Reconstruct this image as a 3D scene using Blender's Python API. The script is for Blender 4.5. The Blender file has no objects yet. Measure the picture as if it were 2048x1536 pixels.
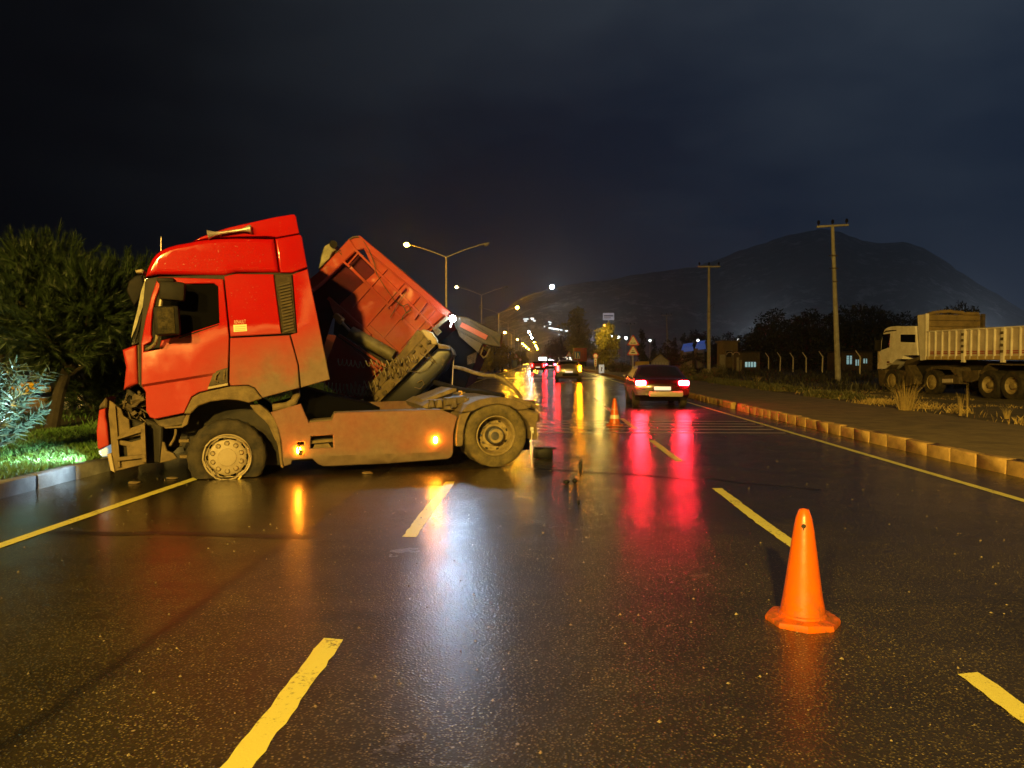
import bpy, bmesh, math, random
from mathutils import Vector, Matrix, Euler, noise
R_ = math.radians
sc = bpy.context.scene
C = sc.collection
rnd = random.Random(7)

# ------------------------------------------------------------------ camera
F = 1539.0
CAM = Vector((0.0, 0.0, 1.6))
YAW, PITCH = math.atan(59 / F), math.atan(49 / F)
cam = bpy.data.cameras.new('camera')
cam.sensor_width = 36.0
cam.lens = 36.0 * F / 2048.0
cam.clip_start, cam.clip_end = 0.1, 9000
cam_o = bpy.data.objects.new('camera', cam)
C.objects.link(cam_o)
cam_o.location = CAM
cam_o.rotation_euler = (math.pi / 2 - PITCH, 0, YAW)
sc.camera = cam_o
CR = Euler((math.pi / 2 - PITCH, 0, YAW)).to_matrix()

# ------------------------------------------------------------------ world: overcast night sky lit by the town
def build_world():
    w = bpy.data.worlds.new('World')
    sc.world = w
    w.use_nodes = True
    nt = w.node_tree
    nt.nodes.clear()
    N = nt.nodes.new
    L = nt.links.new
    out = N('ShaderNodeOutputWorld')
    bg = N('ShaderNodeBackground')
    bg.inputs['Strength'].default_value = 1.0
    L(bg.outputs[0], out.inputs[0])
    tc = N('ShaderNodeTexCoord')
    # azimuth: dark country side on the left, town glow on the right
    dot = N('ShaderNodeVectorMath'); dot.operation = 'DOT_PRODUCT'
    dot.inputs[1].default_value = (0.93, 0.36, 0.0)
    L(tc.outputs['Generated'], dot.inputs[0])
    ramp = N('ShaderNodeValToRGB')
    cr = ramp.color_ramp
    cr.elements[0].position = 0.30; cr.elements[0].color = (0.0009, 0.0011, 0.0018, 1)
    cr.elements[1].position = 0.95; cr.elements[1].color = (0.0060, 0.0150, 0.036, 1)
    e = cr.elements.new(0.47); e.color = (0.0016, 0.0020, 0.0036, 1)
    e = cr.elements.new(0.67); e.color = (0.0046, 0.0070, 0.0165, 1)
    mr = N('ShaderNodeMapRange')
    mr.inputs['From Min'].default_value = -1; mr.inputs['From Max'].default_value = 1
    L(dot.outputs['Value'], mr.inputs['Value'])
    L(mr.outputs[0], ramp.inputs[0])
    # cloud base
    sep = N('ShaderNodeSeparateXYZ')
    L(tc.outputs['Generated'], sep.inputs[0])
    up = N('ShaderNodeMath'); up.operation = 'MAXIMUM'; up.inputs[1].default_value = 0.0
    L(sep.outputs['Z'], up.inputs[0])
    ad = N('ShaderNodeMath'); ad.operation = 'ADD'; ad.inputs[1].default_value = 0.22
    L(up.outputs[0], ad.inputs[0])
    comb = N('ShaderNodeCombineXYZ')
    for k in range(3):
        L(ad.outputs[0], comb.inputs[k])
    dv = N('ShaderNodeVectorMath'); dv.operation = 'DIVIDE'
    L(tc.outputs['Generated'], dv.inputs[0]); L(comb.outputs[0], dv.inputs[1])
    nz = N('ShaderNodeTexNoise')
    nz.inputs['Scale'].default_value = 1.15; nz.inputs['Detail'].default_value = 5
    nz.inputs['Roughness'].default_value = 0.5
    L(dv.outputs[0], nz.inputs['Vector'])
    cm = N('ShaderNodeMapRange')
    cm.inputs['From Min'].default_value = 0.42; cm.inputs['From Max'].default_value = 0.64
    L(nz.outputs['Fac'], cm.inputs['Value'])
    # clouds get paler and greyer higher up
    hm = N('ShaderNodeMapRange')
    hm.inputs['From Min'].default_value = 0.02; hm.inputs['From Max'].default_value = 0.50
    hm.inputs['To Min'].default_value = 0.0; hm.inputs['To Max'].default_value = 1.0
    L(sep.outputs['Z'], hm.inputs['Value'])
    az = N('ShaderNodeMapRange')
    az.inputs['From Min'].default_value = -0.30; az.inputs['From Max'].default_value = 0.55
    L(dot.outputs['Value'], az.inputs['Value'])
    m1 = N('ShaderNodeMath'); m1.operation = 'MULTIPLY'
    L(cm.outputs[0], m1.inputs[0]); L(hm.outputs[0], m1.inputs[1])
    m2 = N('ShaderNodeMath'); m2.operation = 'MULTIPLY'
    L(m1.outputs[0], m2.inputs[0]); L(az.outputs[0], m2.inputs[1])
    mix = N('ShaderNodeMix'); mix.data_type = 'RGBA'; mix.blend_type = 'ADD'
    L(m2.outputs[0], mix.inputs['Factor'])
    L(ramp.outputs[0], mix.inputs['A'])
    mix.inputs[7].default_value = (0.030, 0.037, 0.040, 1)
    L(mix.outputs['Result'], bg.inputs['Color'])
build_world()

# ------------------------------------------------------------------ exposure and sampling
sc.view_settings.view_transform = 'Standard'
sc.view_settings.look = 'None'
sc.view_settings.exposure = 0.0
sc.view_settings.gamma = 1.0
sc.view_settings.use_curve_mapping = False
sc.render.engine = 'CYCLES'
cy = sc.cycles
cy.use_denoising = True
cy.max_bounces = 5
cy.diffuse_bounces = 2
cy.glossy_bounces = 3
cy.transmission_bounces = 4
cy.transparent_max_bounces = 8
cy.volume_bounces = 0
cy.sample_clamp_indirect = 4.0
cy.sample_clamp_direct = 0.0
cy.caustics_reflective = False
cy.caustics_refractive = False
try:
    cy.use_light_tree = True
except Exception:
    pass

SODIUM = (1.0, 0.61, 0.095)
LAMP_POWER = 90000.0      # the street lamp behind the photographer
LED_POWER = 700.0

# ------------------------------------------------------------------ geometry helpers
def ray(px, py):
    return CR @ Vector(((px - 1024) / F, (768 - py) / F, -1.0))
def gnd(px, py, z=0.0):
    d = ray(px, py)
    return CAM + d * ((z - CAM.z) / d.z)
def at_y(px, py, y):
    d = ray(px, py)
    return CAM + d * (y / d.y)

class Frame:
    """a vehicle's own axes: x along the side that faces the road, y across it, z up"""
    def __init__(s, p, q):
        s.p = p.copy()
        s.rz = math.atan2(q.y - p.y, q.x - p.x)
        s.m = Matrix.Translation(s.p) @ Matrix.Rotation(s.rz, 4, 'Z')
        s.mi = s.m.inverted()
        s.c = s.mi @ CAM
        s.r3 = s.mi.to_3x3()
    def __call__(s, px, py, w=0.0):
        d = s.r3 @ ray(px, py)
        return s.c + d * ((w - s.c.y) / d.y)

def newobj(name, data, mat=None, parent=None, loc=None):
    o = bpy.data.objects.new(name, data)
    C.objects.link(o)
    if parent is not None:
        o.parent = parent
    if loc is not None:
        o.location = loc
    if mat is not None and data is not None and not data.materials:
        data.materials.append(mat)
    return o
def fin(bm, name, mat, parent=None, loc=None, sharp=28, flat=False):
    bmesh.ops.recalc_face_normals(bm, faces=bm.faces)
    me = bpy.data.meshes.new(name)
    bm.to_mesh(me)
    bm.free()
    if not flat:
        me.polygons.foreach_set('use_smooth', [True] * len(me.polygons))
        me.set_sharp_from_angle(angle=R_(sharp))
    return newobj(name, me, mat, parent, loc)
def pyd(name, v, f, mat, parent=None, loc=None, smooth=False):
    me = bpy.data.meshes.new(name)
    me.from_pydata(v, [], f)
    if smooth:
        me.polygons.foreach_set('use_smooth', [True] * len(me.polygons))
        me.set_sharp_from_angle(angle=R_(40))
    me.update()
    return newobj(name, me, mat, parent, loc)
def tag(o, label=None, cat=None, group=None, kind=None):
    if label: o['label'] = label
    if cat: o['category'] = cat
    if group: o['group'] = group
    if kind: o['kind'] = kind
    return o
def thing(name, label, cat, loc=(0, 0, 0), rz=0.0, group=None):
    o = bpy.data.objects.new(name, None)
    o.empty_display_size = 0.2
    C.objects.link(o)
    o.location = loc
    o.rotation_euler = (0, 0, rz)
    return tag(o, label, cat, group)
def kids(o):
    return [c for c in o.children]
def copy_tree(o, parent=None):
    c = o.copy()
    C.objects.link(c)
    c.parent = parent
    for ch in kids(o):
        copy_tree(ch, c)
    return c

def box(bm, c, s, rot=None, bev=0.0):
    r = bmesh.ops.create_cube(bm, size=1.0)
    vs = r['verts']
    m = Matrix.Translation(Vector(c)) @ (rot.to_4x4() if rot is not None else Matrix.Identity(4)) @ Matrix.Diagonal((s[0], s[1], s[2], 1))
    bmesh.ops.transform(bm, matrix=m, verts=vs)
    if bev:
        es = list({e for v in vs for e in v.link_edges})
        bmesh.ops.bevel(bm, geom=es, offset=bev, segments=2, profile=0.5, affect='EDGES', clamp_overlap=True)
def axis_mat(p0, p1):
    d = (p1 - p0)
    q = d.to_track_quat('Z', 'Y')
    return Matrix.Translation(p0) @ q.to_matrix().to_4x4(), d.length
def cyl(bm, p0, p1, r0, r1=None, n=12, caps=True):
    p0, p1 = Vector(p0), Vector(p1)
    r1 = r0 if r1 is None else r1
    m, l = axis_mat(p0, p1)
    a = [bm.verts.new(m @ Vector((r0 * math.cos(2 * math.pi * k / n), r0 * math.sin(2 * math.pi * k / n), 0))) for k in range(n)]
    b = [bm.verts.new(m @ Vector((r1 * math.cos(2 * math.pi * k / n), r1 * math.sin(2 * math.pi * k / n), l))) for k in range(n)]
    for k in range(n):
        bm.faces.new((a[k], a[(k + 1) % n], b[(k + 1) % n], b[k]))
    if caps:
        bm.faces.new(a[::-1]); bm.faces.new(b)
def tube(bm, pts, r, n=6, closed=False, r1=None):
    pts = [Vector(p) for p in pts]
    rings = []
    m = len(pts)
    for i, p in enumerate(pts):
        if closed:
            t = pts[(i + 1) % m] - pts[i - 1]
        else:
            t = pts[min(i + 1, m - 1)] - pts[max(i - 1, 0)]
        if t.length < 1e-6: t = Vector((0, 0, 1))
        q = t.to_track_quat('Z', 'Y').to_matrix()
        rr = r if r1 is None else r + (r1 - r) * i / max(1, m - 1)
        rings.append([bm.verts.new(p + q @ Vector((rr * math.cos(2 * math.pi * k / n), rr * math.sin(2 * math.pi * k / n), 0))) for k in range(n)])
    for i in range(m if closed else m - 1):
        a, b = rings[i], rings[(i + 1) % m]
        # align the start vertex to avoid twists
        j = min(range(n), key=lambda s: (a[0].co - b[s].co).length)
        for k in range(n):
            bm.faces.new((a[k], a[(k + 1) % n], b[(k + 1 + j) % n], b[(k + j) % n]))
    if not closed:
        bm.faces.new(rings[0][::-1]); bm.faces.new(rings[-1])
def lathe(bm, prof, m, n=32, cap=True):
    """prof: (radius, height along local Z) ; m: matrix"""
    rings = []
    for r, h in prof:
        if r < 1e-5:
            rings.append([bm.verts.new(m @ Vector((0, 0, h)))])
        else:
            rings.append([bm.verts.new(m @ Vector((r * math.cos(2 * math.pi * k / n), r * math.sin(2 * math.pi * k / n), h))) for k in range(n)])
    for a, b in zip(rings, rings[1:]):
        for k in range(n):
            k2 = (k + 1) % n
            if len(a) == 1 and len(b) == 1: continue
            if len(a) == 1: bm.faces.new((a[0], b[k2], b[k]))
            elif len(b) == 1: bm.faces.new((a[k], a[k2], b[0]))
            else: bm.faces.new((a[k], a[k2], b[k2], b[k]))
YAX = Matrix.Rotation(R_(90), 4, 'X')      # local Z of a lathe -> -Y (towards the road side)
def plate(pts, y0, y1, holes=(), bev=0.01, step=0.0, f=None, mirror=None, cuts=()):
    """pts: (x, z) outline in the vehicle's side plane, extruded from y0 to y1 with a bevelled front edge"""
    bm = bmesh.new()
    edges = []
    for loop in [pts] + list(holes):
        vs = [bm.verts.new((p[0], y0, p[1])) for p in loop]
        for a, b in zip(vs, vs[1:] + vs[:1]):
            edges.append(bm.edges.new((a, b)))
    bmesh.ops.triangle_fill(bm, edges=edges, use_beauty=True, use_dissolve=False)
    r = bmesh.ops.extrude_face_region(bm, geom=bm.faces[:])
    for v in r['geom']:
        if isinstance(v, bmesh.types.BMVert):
            v.co.y = y1
    bmesh.ops.recalc_face_normals(bm, faces=bm.faces)
    if bev:
        def per(yy):
            es = []
            for e in bm.edges:
                if all(abs(v.co.y - yy) < 1e-6 for v in e.verts) and len(e.link_faces) == 2:
                    fl = [all(abs(v.co.y - yy) < 1e-6 for v in fc.verts) for fc in e.link_faces]
                    if fl[0] != fl[1]: es.append(e)
            return es
        es = per(y0)
        if abs(y1 - y0) > 0.8: es += per(y1)
        bmesh.ops.bevel(bm, geom=es, offset=bev, segments=1 if bev < .03 else 4, profile=0.5, affect='EDGES', clamp_overlap=True)
    for co, no in cuts:
        bmesh.ops.bisect_plane(bm, geom=bm.verts[:] + bm.edges[:] + bm.faces[:], plane_co=co, plane_no=no)
    if step:
        xs = [p[0] for p in pts]; zs = [p[1] for p in pts]
        x = min(xs) + step
        while x < max(xs) - .01:
            bmesh.ops.bisect_plane(bm, geom=bm.verts[:] + bm.edges[:] + bm.faces[:], plane_co=(x, 0, 0), plane_no=(1, 0, 0)); x += step
        z = min(zs) + step
        while z < max(zs) - .01:
            bmesh.ops.bisect_plane(bm, geom=bm.verts[:] + bm.edges[:] + bm.faces[:], plane_co=(0, 0, z), plane_no=(0, 0, 1)); z += step
    if f:
        for v in bm.verts:
            v.co.y += f(v.co.x, v.co.z)
    if mirror is not None:
        for v in bm.verts:
            v.co.y = mirror - v.co.y
    return bm
def beam(bm, p, q, hw, y0, y1):
    """a bar between two points of a plane y=const, hw = half width in the plane"""
    d = Vector((q.x - p.x, 0, q.z - p.z)).normalized()
    n = Vector((-d.z, 0, d.x)) * hw
    vs = []
    for y in (y0, y1):
        for c in (p + n, q + n, q - n, p - n):
            vs.append(bm.verts.new((c.x, y, c.z)))
    for idx in ((0, 1, 2, 3), (7, 6, 5, 4), (0, 4, 5, 1), (1, 5, 6, 2), (2, 6, 7, 3), (3, 7, 4, 0)):
        bm.faces.new([vs[i] for i in idx])
def sm(a, b, x):
    t = max(0.0, min(1.0, (x - a) / (b - a)))
    return t * t * (3 - 2 * t)

# ------------------------------------------------------------------ materials
def nodes(name):
    m = bpy.data.materials.new(name)
    m.use_nodes = True
    nt = m.node_tree
    b = nt.nodes['Principled BSDF']
    return m, nt, b
def c4(c): return (c[0], c[1], c[2], 1)
def tex_noise(nt, scale, detail=4, rough=.55, coord='Object', vec=None):
    if vec is None:
        if coord == 'World':
            g = nt.nodes.new('ShaderNodeNewGeometry'); vec = g.outputs['Position']
        else:
            g = nt.nodes.new('ShaderNodeTexCoord'); vec = g.outputs[coord]
    n = nt.nodes.new('ShaderNodeTexNoise')
    n.inputs['Scale'].default_value = scale
    n.inputs['Detail'].default_value = detail
    n.inputs['Roughness'].default_value = rough
    nt.links.new(vec, n.inputs['Vector'])
    return n.outputs['Fac']
def mrange(nt, v, a, b, lo=0., hi=1.):
    n = nt.nodes.new('ShaderNodeMapRange')
    n.inputs['From Min'].default_value = a; n.inputs['From Max'].default_value = b
    n.inputs['To Min'].default_value = lo; n.inputs['To Max'].default_value = hi
    nt.links.new(v, n.inputs['Value'])
    return n.outputs[0]
def mth(nt, op, a, b=None):
    n = nt.nodes.new('ShaderNodeMath'); n.operation = op
    for i, x in enumerate((a, b)):
        if x is None: continue
        if isinstance(x, (int, float)): n.inputs[i].default_value = x
        else: nt.links.new(x, n.inputs[i])
    return n.outputs[0]
def mixc(nt, fac, a, b, blend='MIX'):
    n = nt.nodes.new('ShaderNodeMix'); n.data_type = 'RGBA'; n.blend_type = blend
    for key, x in (('Factor', fac), ('A', a), ('B', b)):
        s = n.inputs[key] if key != 'Factor' else n.inputs[0]
        if key == 'A': s = n.inputs[6]
        if key == 'B': s = n.inputs[7]
        if isinstance(x, (int, float)): s.default_value = x
        elif isinstance(x, (tuple, list)): s.default_value = c4(x)
        else: nt.links.new(x, s)
    return n.outputs[2]
def bump(nt, b, h, strength=.3, dist=.01, sock='Normal'):
    n = nt.nodes.new('ShaderNodeBump')
    n.inputs['Strength'].default_value = strength
    n.inputs['Distance'].default_value = dist
    nt.links.new(h, n.inputs['Height'])
    nt.links.new(n.outputs[0], b.inputs[sock])
def pbr(name, c1, c2=None, ns=6., rough=.6, r2=None, metal=0., bmp=0., bs=40., coat=0., lo=.35, hi=.65, coord='Object', spec=.5):
    m, nt, b = nodes(name)
    b.inputs['Base Color'].default_value = c4(c1)
    b.inputs['Roughness'].default_value = rough
    b.inputs['Metallic'].default_value = metal
    b.inputs['Specular IOR Level'].default_value = spec
    b.inputs['Coat Weight'].default_value = coat
    b.inputs['Coat Roughness'].default_value = .08
    if c2 is not None:
        f = mrange(nt, tex_noise(nt, ns, 6, .65, coord), lo, hi)
        nt.links.new(mixc(nt, f, c1, c2), b.inputs['Base Color'])
        if r2 is not None:
            nt.links.new(mrange(nt, f, 0, 1, rough, r2), b.inputs['Roughness'])
    if bmp:
        bump(nt, b, tex_noise(nt, bs, 3, .6, coord), bmp, .01)
    return m
def emit(name, col, strength, base=(.8, .8, .8)):
    m, nt, b = nodes(name)
    b.inputs['Base Color'].default_value = c4(base)
    b.inputs['Emission Color'].default_value = c4(col)
    b.inputs['Emission Strength'].default_value = strength
    b.inputs['Roughness'].default_value = .3
    return m
def dirty(name, paint, dirt, fac, rough=.13, coat=.0, spot=True):
    """paint under a film of dried road dirt; fac(nt, x, y, z) -> 0..1 dirt socket in object space"""
    m, nt, b = nodes(name)
    tc = nt.nodes.new('ShaderNodeTexCoord')
    sp = nt.nodes.new('ShaderNodeSeparateXYZ')
    nt.links.new(tc.outputs['Object'], sp.inputs[0])
    f = fac(nt, sp.outputs[0], sp.outputs[1], sp.outputs[2])
    if spot:
        s = mrange(nt, tex_noise(nt, 42, 2, .5), .67, .72, 0, .22)
        s2 = mrange(nt, tex_noise(nt, 5, 4, .6), .45, .62)
        f = mth(nt, 'MINIMUM', mth(nt, 'ADD', f, mth(nt, 'MULTIPLY', s, s2)), 1.0)
    dv = mixc(nt, mrange(nt, tex_noise(nt, 9, 6, .7), .3, .7), dirt, tuple(x * .68 for x in dirt))
    nt.links.new(mixc(nt, f, paint, dv), b.inputs['Base Color'])
    nt.links.new(mrange(nt, f, .03, .16, rough, .85), b.inputs['Roughness'])
    nt.links.new(mrange(nt, f, 0, .8, coat, 0.), b.inputs['Coat Weight'])
    b.inputs['Coat Roughness'].default_value = .06
    bump(nt, b, tex_noise(nt, 3.0, 2, .5), .10, .02)
    return m

M = {}
DIRT = (.190, .140, .098)
def cab_dirt(nt, x, y, z):
    g = mrange(nt, z, 2.10, 1.35, 0, 1)                       # road spray rises from below
    xx = mrange(nt, x, -.45, .55, .16, 1)                     # and is thickest behind the front wheel
    n = mrange(nt, tex_noise(nt, 2.2, 6, .62), .28, .68, .55, 1.15)
    f = mth(nt, 'MULTIPLY', mth(nt, 'MULTIPLY', g, xx), n)
    film = mrange(nt, tex_noise(nt, 1.3, 5, .6), .40, .75, .0, .05)
    rear = mth(nt, 'MULTIPLY', mrange(nt, x, .90, 1.5, 0, .62), mrange(nt, z, 2.9, 1.5, .12, 1))
    return mth(nt, 'MINIMUM', mth(nt, 'ADD', mth(nt, 'ADD', f, film), rear), .96)
M['red'] = dirty('red_cab_paint', (.36, .0040, .0025), DIRT, cab_dirt)
def skirt_dirt(nt, x, y, z):
    return mth(nt, 'MINIMUM', mth(nt, 'ADD', mrange(nt, tex_noise(nt, 1.6, 6, .6), .3, .7, .64, .92), mrange(nt, z, .35, .08, 0, .4)), .97)
M['skirt'] = dirty('dirty_red_skirt_paint', (.30, .012, .005), DIRT, skirt_dirt)
def body_dirt(nt, x, y, z):
    a = mrange(nt, tex_noise(nt, 1.7, 6, .65), .38, .75, .06, .5)
    b_ = mth(nt, 'MULTIPLY', mrange(nt, z, 2.8, 1.7, 0, .34), mrange(nt, x, -.8, .6, .2, 1))
    return mth(nt, 'MINIMUM', mth(nt, 'ADD', a, b_), .9)
M['tip'] = dirty('red_tipper_paint', (.36, .016, .006), (.25, .16, .10), body_dirt, .3)
M['dirtgrey'] = pbr('dried_mud_on_plastic', (.18, .13, .062), (.10, .072, .035), 8, .85, bmp=.3)
M['dirtdark'] = pbr('muddy_steel', (.12, .088, .048), (.040, .030, .018), 6, .8, bmp=.4, bs=25)
M['black'] = pbr('black_plastic', (.008, .008, .009), (.018, .015, .011), 7, .6, spec=.12)
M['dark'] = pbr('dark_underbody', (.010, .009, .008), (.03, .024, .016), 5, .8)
M['void'] = pbr('painted_shade', (.0025, .0025, .003), rough=.9, spec=.05)  # near-black colour that paints in shade inside and under parts
M['glass'] = pbr('dark_window_glass', (.004, .005, .006), None, rough=.04, coat=.5)
M['tyre'] = pbr('dusty_tyre_rubber', (.15, .115, .045), (.06, .048, .022), 7, .9, bmp=.5, bs=30)
M['tyre2'] = pbr('worn_tyre_rubber', (.048, .037, .020), (.008, .007, .006), 6, .85, bmp=.5, bs=30)
M['rim'] = pbr('muddy_rim_steel', (.36, .28, .14), (.20, .15, .07), 9, .6, metal=.15)
M['hub'] = pbr('dusty_hub_cover', (.33, .27, .175), (.28, .225, .14), 5, .55, metal=.1)
M['steel'] = pbr('scuffed_steel', (.45, .44, .42), (.28, .25, .2), 12, .35, metal=.85)
M['greasy'] = pbr('greasy_hub_steel', (.06, .06, .07), (.14, .13, .13), 10, .5, metal=.4)
M['chrome'] = pbr('tarnished_horn_metal', (.66, .58, .52), (.42, .36, .3), 10, .35, metal=.6)
M['amber'] = emit('amber_marker_lens', (1.0, .27, .012), 420, (.7, .25, .02))
M['whitelamp'] = emit('white_marker_lens', (.72, .9, 1.0), 110)
M['headlamp'] = emit('broken_headlamp_glass', (.6, .85, 1.0), .35, (.5, .6, .65))
# ================================================================== large structure: ground, road, kerbs, hills
def road_material():
    m, nt, b = nodes('wet_asphalt')
    g = nt.nodes.new('ShaderNodeNewGeometry')
    pos = g.outputs['Position']
    sp = nt.nodes.new('ShaderNodeSeparateXYZ')
    nt.links.new(pos, sp.inputs[0])
    big = tex_noise(nt, .35, 4, .6, vec=pos)
    mid = tex_noise(nt, 2.3, 5, .65, vec=pos)
    fine = tex_noise(nt, 55, 3, .7, vec=pos)
    vor = nt.nodes.new('ShaderNodeTexVoronoi'); vor.inputs['Scale'].default_value = 62
    nt.links.new(pos, vor.inputs['Vector'])
    stone = mrange(nt, vor.outputs['Distance'], .1, .55, 1, 0)
    # the strip left of x = -2.2 was resurfaced: finer and smoother than the rest
    wob = mth(nt, 'ADD', sp.outputs[0], mrange(nt, tex_noise(nt, 1.1, 4, .6, vec=pos), 0, 1, -.10, .10))
    coarse = mrange(nt, wob, -2.26, -2.18)
    seam = mth(nt, 'MULTIPLY', mrange(nt, wob, -2.30, -2.24), mrange(nt, wob, -2.14, -2.22))
    col = mixc(nt, mrange(nt, stone, .30, .95), (.024, .019, .010), (.185, .148, .066))
    col = mixc(nt, mrange(nt, mid, .35, .7, 0, .45), col, (.050, .040, .020))
    vc = nt.nodes.new('ShaderNodeTexVoronoi'); vc.inputs['Scale'].default_value = 9; vc.feature = 'F1'
    nt.links.new(pos, vc.inputs['Vector'])
    chips = mth(nt, 'MULTIPLY', mrange(nt, vc.outputs['Distance'], .06, .10, 1, 0), mrange(nt, tex_noise(nt, 5, 2, .5, vec=pos), .55, .62))
    col = mixc(nt, mth(nt, 'MULTIPLY', chips, .8), col, (.33, .27, .18))
    col = mixc(nt, mth(nt, 'MULTIPLY', seam, .8), col, (.008, .007, .006))
    # dragged tyre streaks across the lanes
    st = nt.nodes.new('ShaderNodeMapping'); st.inputs['Scale'].default_value = (.16, 2.6, 1); st.inputs['Rotation'].default_value = (0, 0, R_(5))
    nt.links.new(pos, st.inputs['Vector'])
    streak = mrange(nt, tex_noise(nt, 1.0, 5, .6, vec=st.outputs[0]), .56, .68)
    col = mixc(nt, mth(nt, 'MULTIPLY', streak, .45), col, (.012, .011, .009))
    cellr = nt.nodes.new('ShaderNodeSeparateColor'); nt.links.new(vor.outputs['Color'], cellr.inputs[0])
    pale = mth(nt, 'MULTIPLY', mrange(nt, cellr.outputs[0], .84, .97), mrange(nt, stone, .45, .8))
    col = mixc(nt, mth(nt, 'MULTIPLY', pale, mrange(nt, coarse, 0, 1, .25, .9)), col, (.44, .36, .18))
    patch = mrange(nt, tex_noise(nt, .75, 6, .68, vec=pos), .36, .62, .70, 1.25)
    vm = nt.nodes.new('ShaderNodeVectorMath'); vm.operation = 'SCALE'; nt.links.new(col, vm.inputs[0]); nt.links.new(patch, vm.inputs['Scale'])
    col = vm.outputs[0]
    nt.links.new(col, b.inputs['Base Color'])
    pool = mth(nt, 'MULTIPLY', mrange(nt, mth(nt, 'ADD', sp.outputs[1], mrange(nt, mid, 0, 1, -.9, .9)), 6.2, 8.2), mrange(nt, sp.outputs[0], 5.5, 3.0))
    wet = mrange(nt, mth(nt, 'ADD', mth(nt, 'MULTIPLY', big, .65), mth(nt, 'MULTIPLY', mid, .35)), .38, .60)
    wet = mth(nt, 'MINIMUM', mth(nt, 'ADD', mth(nt, 'MULTIPLY', wet, mrange(nt, pool, 0, 1, .55, .7)), mth(nt, 'MULTIPLY', pool, .45)), 1.0)
    nt.links.new(mixc(nt, mrange(nt, wet, .35, 1.0, 0, .62), col, (.010, .008, .005)), b.inputs['Base Color'])
    rough = mth(nt, 'ADD', mrange(nt, wet, 0, 1, .55, .34), mrange(nt, coarse, 0, 1, -.04, .04))
    nt.links.new(rough, b.inputs['Roughness'])
    b.inputs['Specular IOR Level'].default_value = .35
    b.inputs['Coat Weight'].default_value = 1.0
    nt.links.new(mrange(nt, wet, 0, 1, .75, 1.0), b.inputs['Coat Weight'])
    nt.links.new(mth(nt, 'ADD', mrange(nt, wet, 0, 1, .26, .085), mrange(nt, coarse, 0, 1, -.01, .02)), b.inputs['Coat Roughness'])
    b.inputs['Coat IOR'].default_value = 1.33
    h = mth(nt, 'ADD', mth(nt, 'MULTIPLY', stone, .6), mth(nt, 'MULTIPLY', fine, .7))
    h = mth(nt, 'MULTIPLY', h, mrange(nt, coarse, 0, 1, .55, 1.0))
    bp = nt.nodes.new('ShaderNodeBump'); bp.inputs['Strength'].default_value = .8; bp.inputs['Distance'].default_value = .006
    nt.links.new(h, bp.inputs['Height']); nt.links.new(bp.outputs[0], b.inputs['Normal'])
    bc = nt.nodes.new('ShaderNodeBump'); bc.inputs['Strength'].default_value = .30; bc.inputs['Distance'].default_value = .006
    nt.links.new(h, bc.inputs['Height']); nt.links.new(bc.outputs[0], b.inputs['Coat Normal'])
    return m
M['road'] = road_material()
def paint_material(name, c, worn):
    m, nt, b = nodes(name)
    g = nt.nodes.new('ShaderNodeNewGeometry'); pos = g.outputs['Position']
    n = tex_noise(nt, 26, 5, .7, vec=pos)
    n2 = tex_noise(nt, 3, 4, .6, vec=pos)
    f = mrange(nt, mth(nt, 'ADD', mth(nt, 'MULTIPLY', n, .6), mth(nt, 'MULTIPLY', n2, .4)), worn - .05, worn + .05)
    nt.links.new(mixc(nt, f, c, (.045, .04, .03)), b.inputs['Base Color'])
    b.inputs['Roughness'].default_value = .45
    b.inputs['Coat Weight'].default_value = .35; b.inputs['Coat Roughness'].default_value = .25
    bump(nt, b, tex_noise(nt, 60, 3, .7, vec=pos), .4, .005)
    return m
M['paint'] = paint_material('worn_sodium_tinted_paint', (.84, .80, .19), .595)  # white markings with the sodium lamp's yellow put into their colour
M['paint2'] = paint_material('worn_white_road_paint', (.55, .50, .38), .58)
M['paint3'] = paint_material('pale_crossing_paint', (.8, .8, .74), .7)
M['soil'] = pbr('damp_gravelly_soil', (.12, .092, .045), (.05, .04, .02), 1.7, .9, bmp=.8, bs=14, coord='Object')
M['walk'] = pbr('damp_concrete_pavement', (.25, .19, .085), (.13, .10, .048), 2.2, .75, bmp=.5, bs=30)
M['kerb'] = pbr('weathered_kerb_concrete', (.60, .40, .15), (.34, .22, .08), 4, .75, bmp=.5, bs=35)
M['turf'] = pbr('dark_turf_soil', (.03, .035, .012), (.02, .018, .01), 4, .95, bmp=.6, bs=20)

def grid_obj(name, x0, x1, y0, y1, nx, ny, zf, mat, kind='structure'):
    v, f = [], []
    for j in range(ny + 1):
        for i in range(nx + 1):
            x = x0 + (x1 - x0) * i / nx; y = y0 + (y1 - y0) * j / ny
            v.append((x, y, zf(x, y)))
    for j in range(ny):
        for i in range(nx):
            a = j * (nx + 1) + i
            f.append((a, a + 1, a + nx + 2, a + nx + 1))
    return tag(pyd(name, v, f, mat, smooth=True), kind=kind)
def flat(name, quads, z, mat, kind='structure', parent=None):
    v, f = [], []
    for q in quads:
        k = len(v)
        v += [(p[0], p[1], z) for p in q]
        f.append(tuple(range(k, k + len(q))))
    o = pyd(name, v, f, mat, parent)
    if kind and parent is None: tag(o, kind=kind)
    return o
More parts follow.
